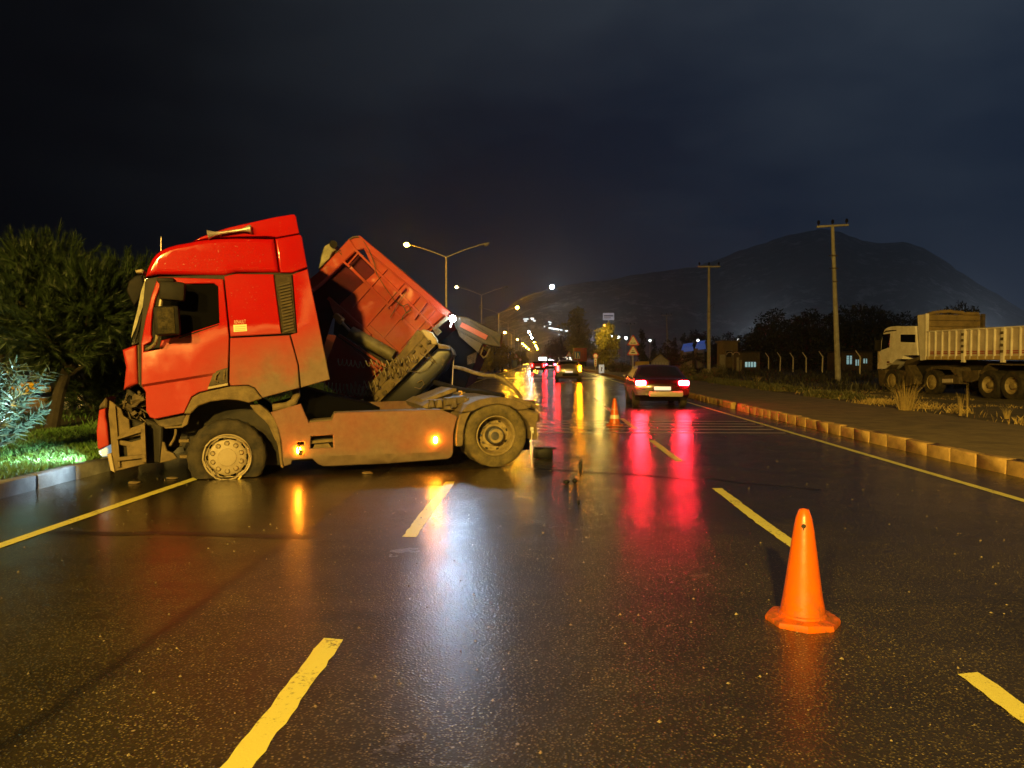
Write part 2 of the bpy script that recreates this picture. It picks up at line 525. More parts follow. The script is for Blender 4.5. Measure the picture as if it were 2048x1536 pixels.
# one great sheet of ground under everything
flat('ground', [[(-1600, -60), (1600, -60), (1600, 2600), (-1600, 2600)]], -.05, M['soil'])
def kx(y):           # foot of the right kerb
    pts = [(-30, 6.9), (8, 6.62), (11, 6.47), (15.7, 6.28), (24, 6.17), (45, 6.15), (120, 6.3), (700, 6.3)]
    for (a, xa), (b_, xb) in zip(pts, pts[1:]):
        if y <= b_:
            return xa + (xb - xa) * (y - a) / (b_ - a)
    return 6.3
LX = -6.2            # foot of the left kerb
road = flat('road', [[(LX - .05, -40), (kx(-30) + .05, -40), (7.0, 900), (LX - .05, 900)]], 0.0, M['road'])
def strip(x0, x1, y0, y1): return [(x0, y0), (x1, y0), (x1, y1), (x0, y1)]
tag(flat('road_edge_line', [strip(5.40, 5.52, -10, 600)], .004, M['paint']), kind='structure')
tag(flat('road_edge_line', [strip(-4.71, -4.58, -10, 600)], .004, M['paint']), kind='structure')
for lx, off in ((-1.19, .35), (2.17, .0)):
    for k in range(26):
        far = 9.62 + off + (k - 1) * 5.66
        # frayed edges
        ns_ = 40 if k < 4 else 6
        v_, f_ = [], []
        for q in range(ns_ + 1):
            yy = far - 3.15 + 3.15 * q / ns_
            j = .007 if k < 4 else .003
            wv = .006 * math.sin(yy * 2.1 + k)
            e_ = .03 if q in (0, ns_) else 0
            v_ += [(lx - .062 + wv + rnd.uniform(-j, j), yy + rnd.uniform(-e_, e_), .004), (lx + .062 + wv + rnd.uniform(-j, j), yy + rnd.uniform(-e_, e_), .004)]
        for q in range(ns_): f_.append((2 * q, 2 * q + 1, 2 * q + 3, 2 * q + 2))
        tag(pyd('lane_dash', v_, f_, M['paint'] if k < 4 else M['paint2']), kind='structure')
for y in (16.9, 17.75, 18.5, 19.25, 20.05):
    flat('rumble_stripe', [strip(-4.5, 5.3, y - .07, y + .07)], .004, M['paint2'])
M['skid'] = paint_material('smeared_rubber_on_asphalt', (.006, .005, .004), .56)
def skid(pix, w):
    pts = [gnd(a, b_) for a, b_ in pix]
    v, f = [], []
    for k, p in enumerate(pts):
        q = pts[min(k + 1, len(pts) - 1)] - pts[max(k - 1, 0)]; n_ = Vector((-q.y, q.x, 0)).normalized() * w * rnd.uniform(.3, .7)
        v += [(p.x - n_.x, p.y - n_.y, .0025), (p.x + n_.x, p.y + n_.y, .0025)]
    for k in range(len(pts) - 1): f.append((2 * k, 2 * k + 1, 2 * k + 3, 2 * k + 2))
    tag(pyd('tyre_mark', v, f, M['skid']), kind='structure')
skid([(70, 1063), (150, 1066), (230, 1068), (330, 1066), (430, 1069), (540, 1073), (625, 1074)], .13)
skid([(1050, 936), (1120, 940), (1170, 944), (1230, 947), (1300, 952), (1360, 958), (1400, 962)], .11)
skid([(1410, 955), (1480, 966), (1560, 972), (1640, 980)], .10)
flat('crossing_band', [strip(-6.1, 6.2, 65.0, 67.4)], .004, M['paint3'])
# pavement and verge on the right
def pave():
    v, f = [], []
    ys = [-20 + 4 * k for k in range(60)]
    for y in ys:
        v += [(kx(y) + .14, y, .205), (10.05 + .25 * noise.noise(Vector((y * .3, 1, 0))), y, .215)]
    for k in range(len(ys) - 1):
        a = 2 * k
        f.append((a, a + 1, a + 3, a + 2))
    return tag(pyd('pavement', v, f, M['walk']), kind='structure')
pave()
def yard_z(x, y):
    return .19 + .05 * noise.noise(Vector((x * .35, y * .35, 0))) + .03 * noise.noise(Vector((x * 1.4, y * 1.4, 3))) - .06 * sm(10.6, 9.6, x)
grid_obj('gravel_yard', 9.6, 70, 2, 130, 120, 200, yard_z, M['soil'])
flat('side_land', [[(9.9, 130), (700, 130), (700, 900), (9.9, 900)]], .14, M['soil'])
flat('side_land', [[(70, 2), (700, 2), (700, 130), (70, 130)]], .14, M['soil'])
grid_obj('grass_median', -13.5, LX - .17, -6, 70, 16, 90, lambda x, y: .17 + .05 * noise.noise(Vector((x * .6, y * .6, 5))), M['turf'])
flat('far_carriageway', [[(-24, -40), (-13.6, -40), (-13.6, 900), (-24, 900)]], 0.0, M['road'])
grid_obj('far_land', -120, -24, -6, 300, 30, 60, lambda x, y: .12 + .3 * noise.noise(Vector((x * .08, y * .08, 9))), M['turf'])
flat('grass_median_beyond', [[(-13.5, 70), (LX - .17, 70), (LX - .17, 900), (-13.5, 900)]], .17, M['turf'])

# kerbs: the stones one can tell apart are objects, the rest of each kerb is one joined piece
M['kerbgrey'] = pbr('grey_kerb_concrete', (.20, .20, .20), (.12, .12, .12), 4, .8, bmp=.5, bs=35)
def stone_mesh(l, w, h, seed, mat):
    bm = bmesh.new()
    box(bm, (0, 0, h / 2), (w, l, h), bev=.022)
    r = random.Random(seed)
    for v in bm.verts:
        v.co += Vector((r.uniform(-.009, .009), r.uniform(-.009, .009), r.uniform(-.010, .006)))
    bmesh.ops.recalc_face_normals(bm, faces=bm.faces)
    me = bpy.data.meshes.new('kerb_stone'); bm.to_mesh(me); bm.free()
    me.polygons.foreach_set('use_smooth', [True] * len(me.polygons)); me.set_sharp_from_angle(angle=R_(50))
    me.materials.append(mat)
    return me
def kerb(name, xf, side, l, h, y0, y1, yfar, gap=None, mat=None):
    mat = mat or M['kerb']
    root = bpy.data.objects.new(name, None); C.objects.link(root); tag(root, kind='structure')
    ms = [stone_mesh(l - .016, .17, h + .05, s, mat) for s in range(5)]
    y = y0; i = 0
    while y < y1:
        if not (gap and gap[0] < y + l / 2 < gap[1]):
            o = newobj('kerb_stone', ms[(i * 3 + i // 4) % 5], None, root)
            a = math.atan2(xf(y + l) - xf(y), l)
            o.location = (xf(y + l / 2) + side * .085 + rnd.uniform(-.008, .008), y + l / 2, -.05 + rnd.uniform(-.008, .006))
            o.rotation_euler = (rnd.uniform(-.012, .012), rnd.uniform(-.02, .02), -a + rnd.uniform(-.012, .012))
        y += l; i += 1
    bm = bmesh.new()
    while y < yfar:
        ll = l if y < 90 else 4.0
        box(bm, (xf(y + ll / 2) + side * .085, y + ll / 2, h / 2), (.17, ll - .02, h), bev=.02 if y < 60 else 0)
        y += ll
    o = fin(bm, 'kerb_run', mat, root); o['kind'] = 'stuff'
    return root
kerb('right_kerb', kx, 1, .68, .215, 6.2, 32, 420, (24.3, 25.0))
kerb('left_kerb', lambda y: LX, -1, .80, .185, 5.2, 24, 420, None, M['kerbgrey'])
bm = bmesh.new(); box(bm, (kx(24.6) + .12, 24.65, .06), (.1, .66, .16))
tag(fin(bm, 'drain_inlet', M['dark']), kind='structure')

# hills behind the plain
def hills():
    sil = [(300, 716), (600, 705), (800, 690), (930, 655), (1000, 622), (1060, 588), (1104, 571), (1140, 566), (1220, 556), (1300, 545), (1390, 535), (1440, 522), (1500, 500), (1560, 483), (1600, 477),
           (1640, 474), (1680, 480), (1720, 495), (1755, 506), (1800, 506), (1840, 515), (1880, 542), (1930, 572), (1980, 600), (2048, 636), (2200, 668), (2600, 690)]
    def top(px):
        for (a, ya), (b_, yb) in zip(sil, sil[1:]):
            if px <= b_: return ya + (yb - ya) * (px - a) / (b_ - a)
        return 700
    rn = lambda px: 5.0 * noise.noise(Vector((px * .012, 3, 1))) + 3.0 * noise.noise(Vector((px * .05, 3, 1))) + 1.5 * noise.noise(Vector((px * .17, 8, 1)))
    cols, rows = 170, 34
    v, f = [], []
    for i in range(cols + 1):
        px = 300 + 2300 * i / cols
        d = ray(px, 719); az = Vector((d.x, d.y, 0)).normalized()
        t = top(px) + rn(px) * min(1, (719 - top(px)) / 60)
        for j in range(rows + 1):
            s = j / rows
            dist = 800 + 600 * s
            h = (719 - t) * .965 / F * 1400 + 1.6
            prof = sm(0, 1, s) * .65 + s * .35 if s < .96 else 1.0
            p = az * dist
            n1 = noise.fractal(Vector((p.x * .006, p.y * .006, 2)), 1.0, 2.0, 5)
            n2 = noise.fractal(Vector((p.x * .03, p.y * .03, 7)), .9, 2.0, 4)
            env = math.sin(math.pi * min(1, s * 1.0)) ** .7 if s < 1 else 0
            z = h * prof + (n1 * 18 + n2 * 6) * env * (1 - s) * 1.6 * min(1, h / 60) + (n2 * 1.6 if s > .9 else 0)
            v.append((p.x, p.y, max(-2, z)))
    for i in range(cols):
        for j in range(rows):
            a = i * (rows + 1) + j
            f.append((a, a + rows + 1, a + rows + 2, a + 1))
    m, nt, b = nodes('rocky_scrub_hillside')
    rock = mth(nt, 'MULTIPLY', mrange(nt, tex_noise(nt, .05, 8, .75), .50, .60), mrange(nt, tex_noise(nt, .010, 3, .6), .42, .58, .15, 1))
    c = mixc(nt, mrange(nt, tex_noise(nt, .012, 5, .6), .4, .6), (.035, .04, .028), (.07, .068, .055))
    nt.links.new(mixc(nt, rock, c, (.38, .37, .35)), b.inputs['Base Color'])
    b.inputs['Roughness'].default_value = .95
    return tag(pyd('hills', v, f, m, smooth=True), kind='structure')
hills()
# added point lights without lamps, standing in for a settlement to brighten the hill
for x, y, z, p in ((40, 690, 16, 26000), (190, 670, 16, 50000), (350, 640, 16, 70000), (520, 570, 16, 80000), (690, 500, 16, 70000)):
    l = bpy.data.lights.new('hill_fill_light', 'POINT'); l.color = (.80, .90, 1.0); l.energy = p * .8; l.shadow_soft_size = 1.5
    o = bpy.data.objects.new('hill_fill_light', l); C.objects.link(o); o.location = (x, y, z)
# ================================================================== the crashed tractor unit
TR = Frame(gnd(455, 958), gnd(993, 935))
tractor = thing('tractor_unit', 'wrecked red lorry tractor with smashed front and flat tyres slewed across the road', 'lorry', TR.p, TR.rz)
W = 2.5
def bulge(x, z):
    """the cab's side: corners turn in at the front, leans in above the belt line, tucked below the crease"""
    f = .22 * max(0.0, -.85 - x) ** 2 / .36 + .05 * sm(2.1, 3.3, z)
    return f
PXZ = lambda pix, w: [(p.x, p.z) for p in (TR(a, b_, w) for a, b_ in pix)]
def panel(name, pix, w0, th, mat, bev=.010, holes=(), step=.13, f=bulge, both=True, parent=None, sharp=24, cuts=()):
    pts = PXZ(pix, w0)
    hs = [PXZ(h, w0) for h in holes]
    first = None
    for side in ((0, 1) if both else (0,)):
        bm = plate(pts, w0, w0 + th, hs, bev, step, f, W if side else None, cuts)
        o = fin(bm, name, mat, parent or tractor, sharp=sharp)
        first = first or o
    return first
def slab(name, pix, w0, w1, mat, bev=.06, parent=None, sharp=30):
    return fin(plate(PXZ(pix, w0), w0, w1, (), bev), name, mat, parent or tractor, sharp=sharp)

CREASE = [TR(289, 768), TR(413.6, 748)]
_cd = (CREASE[1] - CREASE[0]); _cn = Vector((-_cd.z, 0, _cd.x)).normalized()
DOOR_CUTS = [(tuple(CREASE[0] + _cn * q), tuple(_cn)) for q in (.42, .28, .14, 0, -.017, -.036, -.30)]
def door_f(x, z):
    a, b_ = CREASE
    zl = a.z + (b_.z - a.z) * (x - a.x) / (b_.x - a.x)
    k = 1 - sm(b_.x - .1, b_.x + .25, x)
    return bulge(x, z) - k * (.045 * max(0.0, 1 - max(0.0, z - zl) / .42) if z >= zl - 1e-4 else .045 - .06 * min(1.0, (zl - z) / .035) + .012 * min(1.0, max(0.0, zl - z) / .3))
# cab shell behind the panels
slab('cab_shell', [(290, 558), (316, 553), (600, 542), (652, 756), (600, 771), (525, 791), (497, 797), (455, 790), (396, 803), (372, 820), (312, 832), (301, 829), (294, 820), (292, 784), (279, 772), (277, 690)], .075, W - .075, M['dark'], .03)
bm = plate(PXZ([(289, 555), (294, 537), (304, 517), (312, 507), (322, 500), (336, 493.5), (352, 489), (381, 484), (390, 481.5), (420, 477.5), (472, 475.8), (548.5, 477), (558.5, 545.5), (548, 545), (472, 544), (449, 550.5), (315, 548.5)], .03), .03, W - .03, (), .085, .12)
for v in bm.verts:
    k = bulge(v.co.x, v.co.z) - .05 * sm(2.1, 3.3, v.co.z)
    v.co.y += k * (1 - 2 * v.co.y / W)
fin(bm, 'roof', M['red'], tractor, sharp=30)
slab('roof_rear', [(550.2, 477.3), (554, 477), (599, 468.6), (604, 472), (615, 534), (584, 545.5), (560.2, 545.5)], 0.03, W - .03, M['red'], .05)
slab('roof_spoiler', [(386, 482.5), (403, 473.5), (416, 469), (436, 462), (459, 454.5), (510, 443), (548, 434.5), (584, 428.6), (589, 429), (592, 433), (598.8, 466.3), (553, 474.3), (535, 472), (472, 473.2), (420, 475.5)], .10, W - .10, M['red'], .075)
WINDOW = [(322, 568), (428, 566.3), (436, 573), (439, 646), (400, 658.5), (365, 669.5), (323, 681), (318.5, 697.6), (287.5, 703.5), (287.5, 690.6), (301.5, 683.6), (304.5, 675), (302, 669.5), (303, 645), (305.6, 619), (312, 594)]
door = panel('door', [(315.5, 553.5), (446, 558), (458, 674), (455.8, 742), (455.5, 765), (458.5, 771), (398, 784.5), (383, 793.5), (368, 826), (310, 838), (299.5, 834.6), (292, 822), (290.5, 784), (283.5, 773), (282, 686), (291.6, 635.5), (303, 590)], 0, .05, M['red'], .010, [WINDOW], .12, door_f, cuts=DOOR_CUTS)
gl = slab('cab_shade_plate', [(316, 572), (428, 568), (439, 575), (441, 648), (366, 671), (322, 684), (306, 672), (309, 620)], .055, .063, M['void'], 0, door)  # thin black plate stands in for the shade inside the cab
slab('mirror_base', [(300, 690), (303, 684), (300, 676), (298, 668), (303, 618), (321, 569), (328, 569), (322, 690), (319, 699), (289, 705), (289, 690)], .04, .053, M['black'], 0, door)
slab('sun_visor_strip', [(330, 569), (424, 567.5), (428, 577), (334, 580)], .066, .073, M['dirtdark'], 0, door)
slab('window_seal', [(357.5, 674.8), (400, 660.3), (438, 648), (438, 650), (400, 663), (357.5, 677.5)], -.004, .05, M['black'], 0, door)
slab('seat_edge', [(366, 650), (408, 647), (430, 650), (430, 652), (370, 668), (365, 668)], .066, .074, M['dirtdark'], 0, door)
panel('sleeper_panel', [(448.5, 552.5), (472, 547), (547, 548.3), (551.5, 585), (562.5, 667.5), (461, 673)], 0, .05, M['red'])
panel('sleeper_lower_panel', [(460.5, 676.3), (579, 670.8), (587, 698), (595.5, 730), (599, 775.5), (525, 795.5), (510, 775.5), (496, 770), (461, 771.5), (458.8, 764)], 0, .05, M['red'])
panel('rear_fairing', [(585.8, 548.2), (615.4, 537), (660, 758.8), (602.3, 775), (598, 730), (581.8, 669.2), (594.8, 665.5)], 0, .05, M['red'])
panel('wheel_arch_flare', [(368.5, 827.5), (384.3, 795.2), (399.5, 786.4), (459.5, 773.2), (495, 771.8), (508.5, 777.5), (524, 797), (511, 801), (497.5, 805.5), (477, 800.5), (454, 799), (421, 803), (396, 812), (381, 827.6)], -.025, .09, M['dirtgrey'], .012)
vent = panel('side_vent', [(548.5, 549.2), (583.8, 549.2), (592.6, 664.2), (590, 666), (564, 667.4)], .004, .04, M['dirtdark'], .006, both=False)
vent_far = panel('side_vent', [(548.5, 549.2), (583.8, 549.2), (592.6, 664.2), (590, 666), (564, 667.4)], .004, .04, M['dirtdark'], .006)
M['slat'] = pbr('dusty_slat', (.085, .062, .03), (.045, .033, .018), 9, .8)
for k in range(16):
    t = k / 15
    y = 566 + 92 * t
    xa, xb = 557.5 + 10 * t, 580.5 + 8.2 * t
    p, q = TR(xa, y + 3, 0), TR(xb, y - 2.4, 0)
    bm = bmesh.new(); beam(bm, p, q, .010, -.020, .012)
    for v in bm.verts:
        if v.co.y < -.01: v.co.z -= .016
        v.co.y += bulge(v.co.x, v.co.z)
    fin(bm, 'slat', M['slat'], vent, flat=True)
# door handle recess with grab and foot step
hr = slab('handle_recess', [(427.8, 743), (456, 735), (455.3, 765.2), (416.5, 773)], -.016, .02, M['dirtdark'], .006)
bm = bmesh.new()
tube(bm, [TR(438, 745, -.02), TR(432, 750, -.045), TR(430, 760, -.045), TR(436, 764, -.02)], .012, 6)
tube(bm, [TR(449, 741, -.02), TR(448.5, 750, -.04), TR(448, 760, -.02)], .010, 6)
fin(bm, 'door_handle', M['dirtgrey'], hr)
slab('step_edge', [(416, 773.5), (455.6, 765.8), (455.6, 771), (415, 779)], -.03, .02, M['hub'], .004)
# stickers
slab('white_sticker', [(466.5, 649.8), (493.2, 648.5), (494, 662), (467.5, 664)], -.003, 0, pbr('yellowed_sticker', (.75, .66, .38), None, rough=.5), 0)
bm = bmesh.new()
for a, b_ in (((470, 654.0), (491, 653.0)), ((470, 658), (491, 657)), ((470, 661), (491, 660))):
    beam(bm, TR(*a), TR(*b_), .003, -.0065, -.0035)
fin(bm, 'sticker_lines', pbr('sticker_ink', (.3, .24, .08)), tractor, flat=True)
def lettering(name, txt, frm, px0, px1, h, w, mat, parent, space=1.0):
    cu = bpy.data.curves.new(name, 'FONT'); cu.body = txt; cu.size = 1; cu.space_character = space
    tmp = bpy.data.objects.new(name, cu); C.objects.link(tmp)
    dg = bpy.context.evaluated_depsgraph_get()
    me = bpy.data.meshes.new_from_object(tmp.evaluated_get(dg))
    bpy.data.objects.remove(tmp)
    xs = [v.co.x for v in me.vertices]; ys = [v.co.y for v in me.vertices]
    a, b_ = frm(px0[0], px0[1], w), frm(px1[0], px1[1], w)
    u = (b_ - a); n = Vector((0, 0, 1))
    for v in me.vertices:
        s = (v.co.x - min(xs)) / (max(xs) - min(xs)); t = (v.co.y - min(ys)) / (max(ys) - min(ys))
        v.co = a + u * s + n * h * t
    return newobj(name, me, mat, parent)
M['sticktext'] = pbr('faded_sticker_print', (.62, .40, .30))
lettering('lettering', 'RENAULT', TR, (468.5, 647.8), (491.5, 646.4), .048, -.004, M['sticktext'], tractor)

# windscreen, far mirror, visor
slab('windscreen', [(289, 558), (312, 553), (281, 684), (274, 687), (263, 690)], .10, W - .10, M['glass'], .05)
slab('painted_glare_strip', [(289, 562), (294.5, 561), (297.5, 567), (296, 585), (288, 606), (280, 628), (272, 655), (262, 677), (266, 655), (276, 615), (282, 583)], .085, .098, pbr('pale_glare', (.30, .28, .17), (.12, .11, .06), 9, .5), 0)  # pale strip paints the light reflected in the windscreen
slab('wiper', [(281, 630), (284, 629), (277, 660), (270, 684), (267, 684), (274, 656)], .07, .084, M['black'], 0)
slab('far_mirror', [(257, 562), (268, 552), (284, 548), (289, 570), (278, 600), (268, 613), (257, 592), (252, 580)], W + .05, W + .25, M['black'], .03)
slab('visor_lamp', [(270, 540), (283, 537.5), (287, 541), (285, 545.5), (272, 546)], 1.2, 1.5, M['hub'], .02)
slab('front_grille_panel', [(243.5, 700), (274, 688), (276.5, 768), (262, 773), (246, 781), (251, 735)], .13, W - .13, M['red'], .05)
slab('front_frame_strip', [(275, 690), (280.5, 688), (283, 774), (277, 768)], .10, W - .1, M['dirtdark'], .01)

# near mirrors on their arm
mh = bmesh.new()
box(mh, TR(345, 582.5, -.30), (.30, .16, .24), Euler((0, R_(4), 0)).to_matrix(), .035)
up = fin(mh, 'mirror_housing', M['black'], tractor)
bm = bmesh.new()
box(bm, TR(334.5, 641.5, -.30), (.30, .15, .37), Euler((0, R_(-3), 0)).to_matrix(), .035)
lowm = fin(bm, 'mirror_housing', M['black'], tractor)
bm = bmesh.new()
box(bm, TR(332, 641, -.382), (.20, .012, .33), Euler((0, R_(-3), 0)).to_matrix(), .004)
fin(bm, 'mirror_glass', pbr('streaked_mirror_back', (.055, .043, .017), (.012, .010, .006), 22, .7, bmp=.6, bs=30, spec=.15), lowm)
bm = bmesh.new()
box(bm, TR(334, 562.5, -.18), (.20, .30, .07), None, .02)
fin(bm, 'mirror_bracket', M['black'], tractor)
bm = bmesh.new()
tube(bm, [TR(293, 699, 0), TR(304, 693, -.08), TR(311, 686, -.18), TR(314, 672, -.24), TR(316.5, 650, -.26), TR(318, 620, -.26), TR(322, 601, -.24), TR(326, 592, -.25)], .020, 8)
fin(bm, 'mirror_arm', pbr('worn_mirror_arm', (.10, .085, .05), (.35, .3, .18), 14, .35), tractor)

# air horn, aerial
bm = bmesh.new()
a, b_ = TR(420, 469, .03), TR(499, 457.5, .03)
d = (b_ - a).normalized(); m_, l_ = axis_mat(a - d * .03, b_)
lathe(bm, [(.066, 0), (.062, .012), (.045, .05), (.030, .10), (.021, .16), (.019, l_ - .12), (.026, l_ - .07), (.045, l_ - .02), (.055, l_ + .01), (0, l_ + .012)], m_, 16)
cyl(bm, TR(500, 452, .03), TR(502, 466, .12), .018, .03, 8)
cyl(bm, TR(440, 466, .03), TR(441, 473, .13), .014, .02, 8)
fin(bm, 'air_horn', M['chrome'], tractor)
bm = bmesh.new(); cyl(bm, TR(322, 502, .8), TR(322, 474, .8), .006, .003, 5); fin(bm, 'aerial', M['steel'], tractor)

# smashed nose: corner of the bumper, its bracket, torn parts
slab('bumper_corner', [(197.8, 820), (211, 816.5), (211.5, 834.7), (214.7, 848), (218, 890.7), (199, 899.8), (194.5, 896), (192.5, 862), (195.5, 835)], .15, .75, M['red'], .04)
slab('bumper_cap', [(198, 818), (198, 812), (211, 795.6), (214, 800), (213.5, 815)], .15, .7, M['dirtdark'], .02)
slab('headlamp', [(196, 902), (213, 893), (217, 899), (216, 913), (204, 914.5), (197, 908)], .18, .5, M['headlamp'], .03)
slab('corner_reflector_plate', [(214, 909), (222.5, 906), (230, 945.5), (221, 941)], .04, .12, M['hub'], .006)
br = panel('bumper_bracket', [(219, 801), (225, 804.7), (234, 812.5), (242, 817.8), (247, 832), (257.7, 838.6), (259.7, 856.8), (279.8, 850), (290, 844), (292.9, 927), (230, 943), (223, 905), (220, 860.7), (216.5, 830)], .06, .06, M['dirtgrey'], .008,
           [[(233, 888), (253, 893), (255, 915.4), (236, 916.7)], [(239, 880.5), (281, 870.5), (282, 879), (262, 884.5)]], .2, None, both=False)
slab('bumper_back_plate', [(222, 822), (290, 848), (292, 925), (230, 941)], .16, .9, M['dark'], .02)
bm = bmesh.new()
beam(bm, TR(232, 877), TR(283, 861), .018, .0, .06); beam(bm, TR(233, 919), TR(290, 912), .022, .0, .06)
beam(bm, TR(226, 812), TR(236, 935), .022, .02, .06); beam(bm, TR(285, 850), TR(288, 925), .024, .01, .06)
fin(bm, 'bracket_rib', M['dirtgrey'], br, flat=True)
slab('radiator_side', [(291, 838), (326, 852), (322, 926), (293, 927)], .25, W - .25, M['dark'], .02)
slab('step_bracket', [(324, 884), (329, 885.5), (334.5, 902), (347, 907), (354, 917), (340, 922), (320, 926)], .08, .16, M['dirtgrey'], .01)
slab('step_bar', [(357.5, 879.6), (378, 879), (378, 885), (357.5, 885.6)], .1, .2, M['dirtgrey'], .008)
slab('step_bar', [(359, 911), (378, 910.5), (378, 917), (360, 917)], .1, .2, M['dirtgrey'], .008)
slab('lower_sill', [(306, 838), (370, 828), (372, 848), (330, 855), (318, 852)], .10, .5, M['dirtdark'], .01)
slab('sill_trim', [(328, 854), (363, 851.6), (372, 829.5), (380, 829.5), (375, 849), (364, 855.5), (330, 857.5)], .03, .1, M['dirtgrey'], .006)
bm = bmesh.new(); tube(bm, [TR(351.5, 858, .1), TR(351, 868, .1), TR(348, 878, .1), TR(340, 891, .1)], .018, 7); fin(bm, 'loose_hose', M['dirtgrey'], tractor)
rr = random.Random(3)
for nm in ('torn_bracket', 'wiring_clump', 'torn_bracket'):
    bm = bmesh.new()
    for k in range(11):
        c = TR(rr.uniform(250, 289), rr.uniform(790, 842), rr.uniform(.12, .5))
        box(bm, c, (rr.uniform(.03, .16), rr.uniform(.03, .2), rr.uniform(.02, .07)), Euler((rr.uniform(-1, 1), rr.uniform(-1, 1), rr.uniform(-1, 1))).to_matrix(), .004)
    for k in range(5):
        p = TR(rr.uniform(246, 286), rr.uniform(785, 838), rr.uniform(.1, .4))
        tube(bm, [p, p + Vector((rr.uniform(-.1, .1), 0, rr.uniform(-.1, 0))), p + Vector((rr.uniform(-.2, .2), 0, rr.uniform(-.28, -.1)))], .010, 5)
    fin(bm, nm, M['dirtdark'] if nm == 'torn_bracket' else M['black'], tractor)
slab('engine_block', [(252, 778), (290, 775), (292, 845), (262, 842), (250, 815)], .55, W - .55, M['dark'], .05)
slab('torn_fog_lamp', [(257, 797), (268, 797), (272, 801), (262, 809)], .1, .3, M['dirtgrey'], .02)

# wheels
def tyre_bm(m, R, rin, wd, ground, n=44, tread=True, sag=.09):
    """tyre lathe whose foot is squashed flat on the ground; m places its axis (local Z = outwards)"""
    bm = bmesh.new()
    prof = [(rin, wd * .36), (rin + .02, wd * .47), (rin + (R - rin) * .35, wd * .53), (rin + (R - rin) * .7, wd * .52), (R * .955, wd * .47), (R * .985, wd * .40), (R, wd * .30)]
    prof = [(r, h - wd / 2) for r, h in prof] 
    prof += [(r, -wd - h) for r, h in prof[::-1]]
    lathe(bm, prof, m, n)
    ax = (m.to_3x3() @ Vector((0, 0, 1))).normalized(); c = m.translation
    for i, v in enumerate(bm.verts):
        rad = v.co - c; ht = rad.dot(ax); rv = rad - ax * ht
        if tread and rv.length > R * .97 and i % 2: v.co -= rv.normalized() * .014
        if v.co.z < ground:
            over = ground - v.co.z
            v.co.z = ground + min(.004, .0)
            v.co += ax * (1 if ht > -wd / 2 else -1) * min(over, .2) * sag * 2
    return bm
def ymat(c): return Matrix.Translation(c) @ YAX
def front_wheel(side):
    c = TR(454, 915.5, 0.0); c.y = .04 if side == 0 else W - .04
    m = ymat(c) if side == 0 else Matrix.Translation(c) @ Matrix.Rotation(R_(-90), 4, 'X')
    t = fin(tyre_bm(m, .515, .30, .30, .012, 48), 'front_wheel', M['tyre2'], tractor, sharp=50)
    bm = bmesh.new()
    lathe(bm, [(.305, -.04), (.315, -.015), (.295, -.02), (.285, -.06), (.262, -.065), (.255, -.03), (.235, -.012), (.20, -.006), (.12, .004), (.115, .012), (.0, .016)], m, 40)
    fin(bm, 'hub_cover', M['hub'], t, sharp=35)
    for k in range(10):
        a = 2 * math.pi * (k + .5) / 10
        bm = bmesh.new()
        mm = m @ Matrix.Translation((.187 * math.cos(a), .187 * math.sin(a), -.004))
        lathe(bm, [(.027, 0), (.025, .018), (.017, .024), (.012, .020), (0, .021)], mm, 10)
        fin(bm, 'wheel_nut', M['hub'], t, sharp=40)
        bm = bmesh.new(); lathe(bm, [(.036, -.003), (.034, .0025), (.0, .0025)], mm, 14); fin(bm, 'nut_shade_disc', M['dirtdark'], t, flat=True)  # dark disc paints the shade round the nut
        bm = bmesh.new(); a2 = a + math.pi / 10
        mm = m @ Matrix.Translation((.249 * math.cos(a2), .249 * math.sin(a2), -.032)) @ Matrix.Rotation(a2, 4, 'Z') @ Matrix.Diagonal((.55, 1.1, 1, 1))
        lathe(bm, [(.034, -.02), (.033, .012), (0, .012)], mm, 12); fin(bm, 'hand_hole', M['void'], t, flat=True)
    return t
fw = front_wheel(0); front_wheel(1)
ring = [(890, 870), (893, 820), (915, 755), (955, 713), (1010, 690), (1075, 684), (1150, 697), (1205, 728), (1243, 780), (1256, 840), (1247, 900), (1222, 945), (1192, 975), (1150, 1005), (1095, 1022), (1040, 1022), (995, 1012), (970, 990), (960, 962), (948, 935), (918, 915)]
bm = bmesh.new(); tube(bm, [TR(180 + a / 3.938, 700 + b_ / 3.938, -.035) for a, b_ in ring], .013, 7, closed=True)
fin(bm, 'bent_trim_ring', M['hub'], fw)
bm = bmesh.new(); beam(bm, TR(483, 950), TR(476, 959.5), .012, -.08, -.05); fin(bm, 'torn_ring_end', pbr('yellow_scuffed_plastic', (.55, .42, .10)), fw)
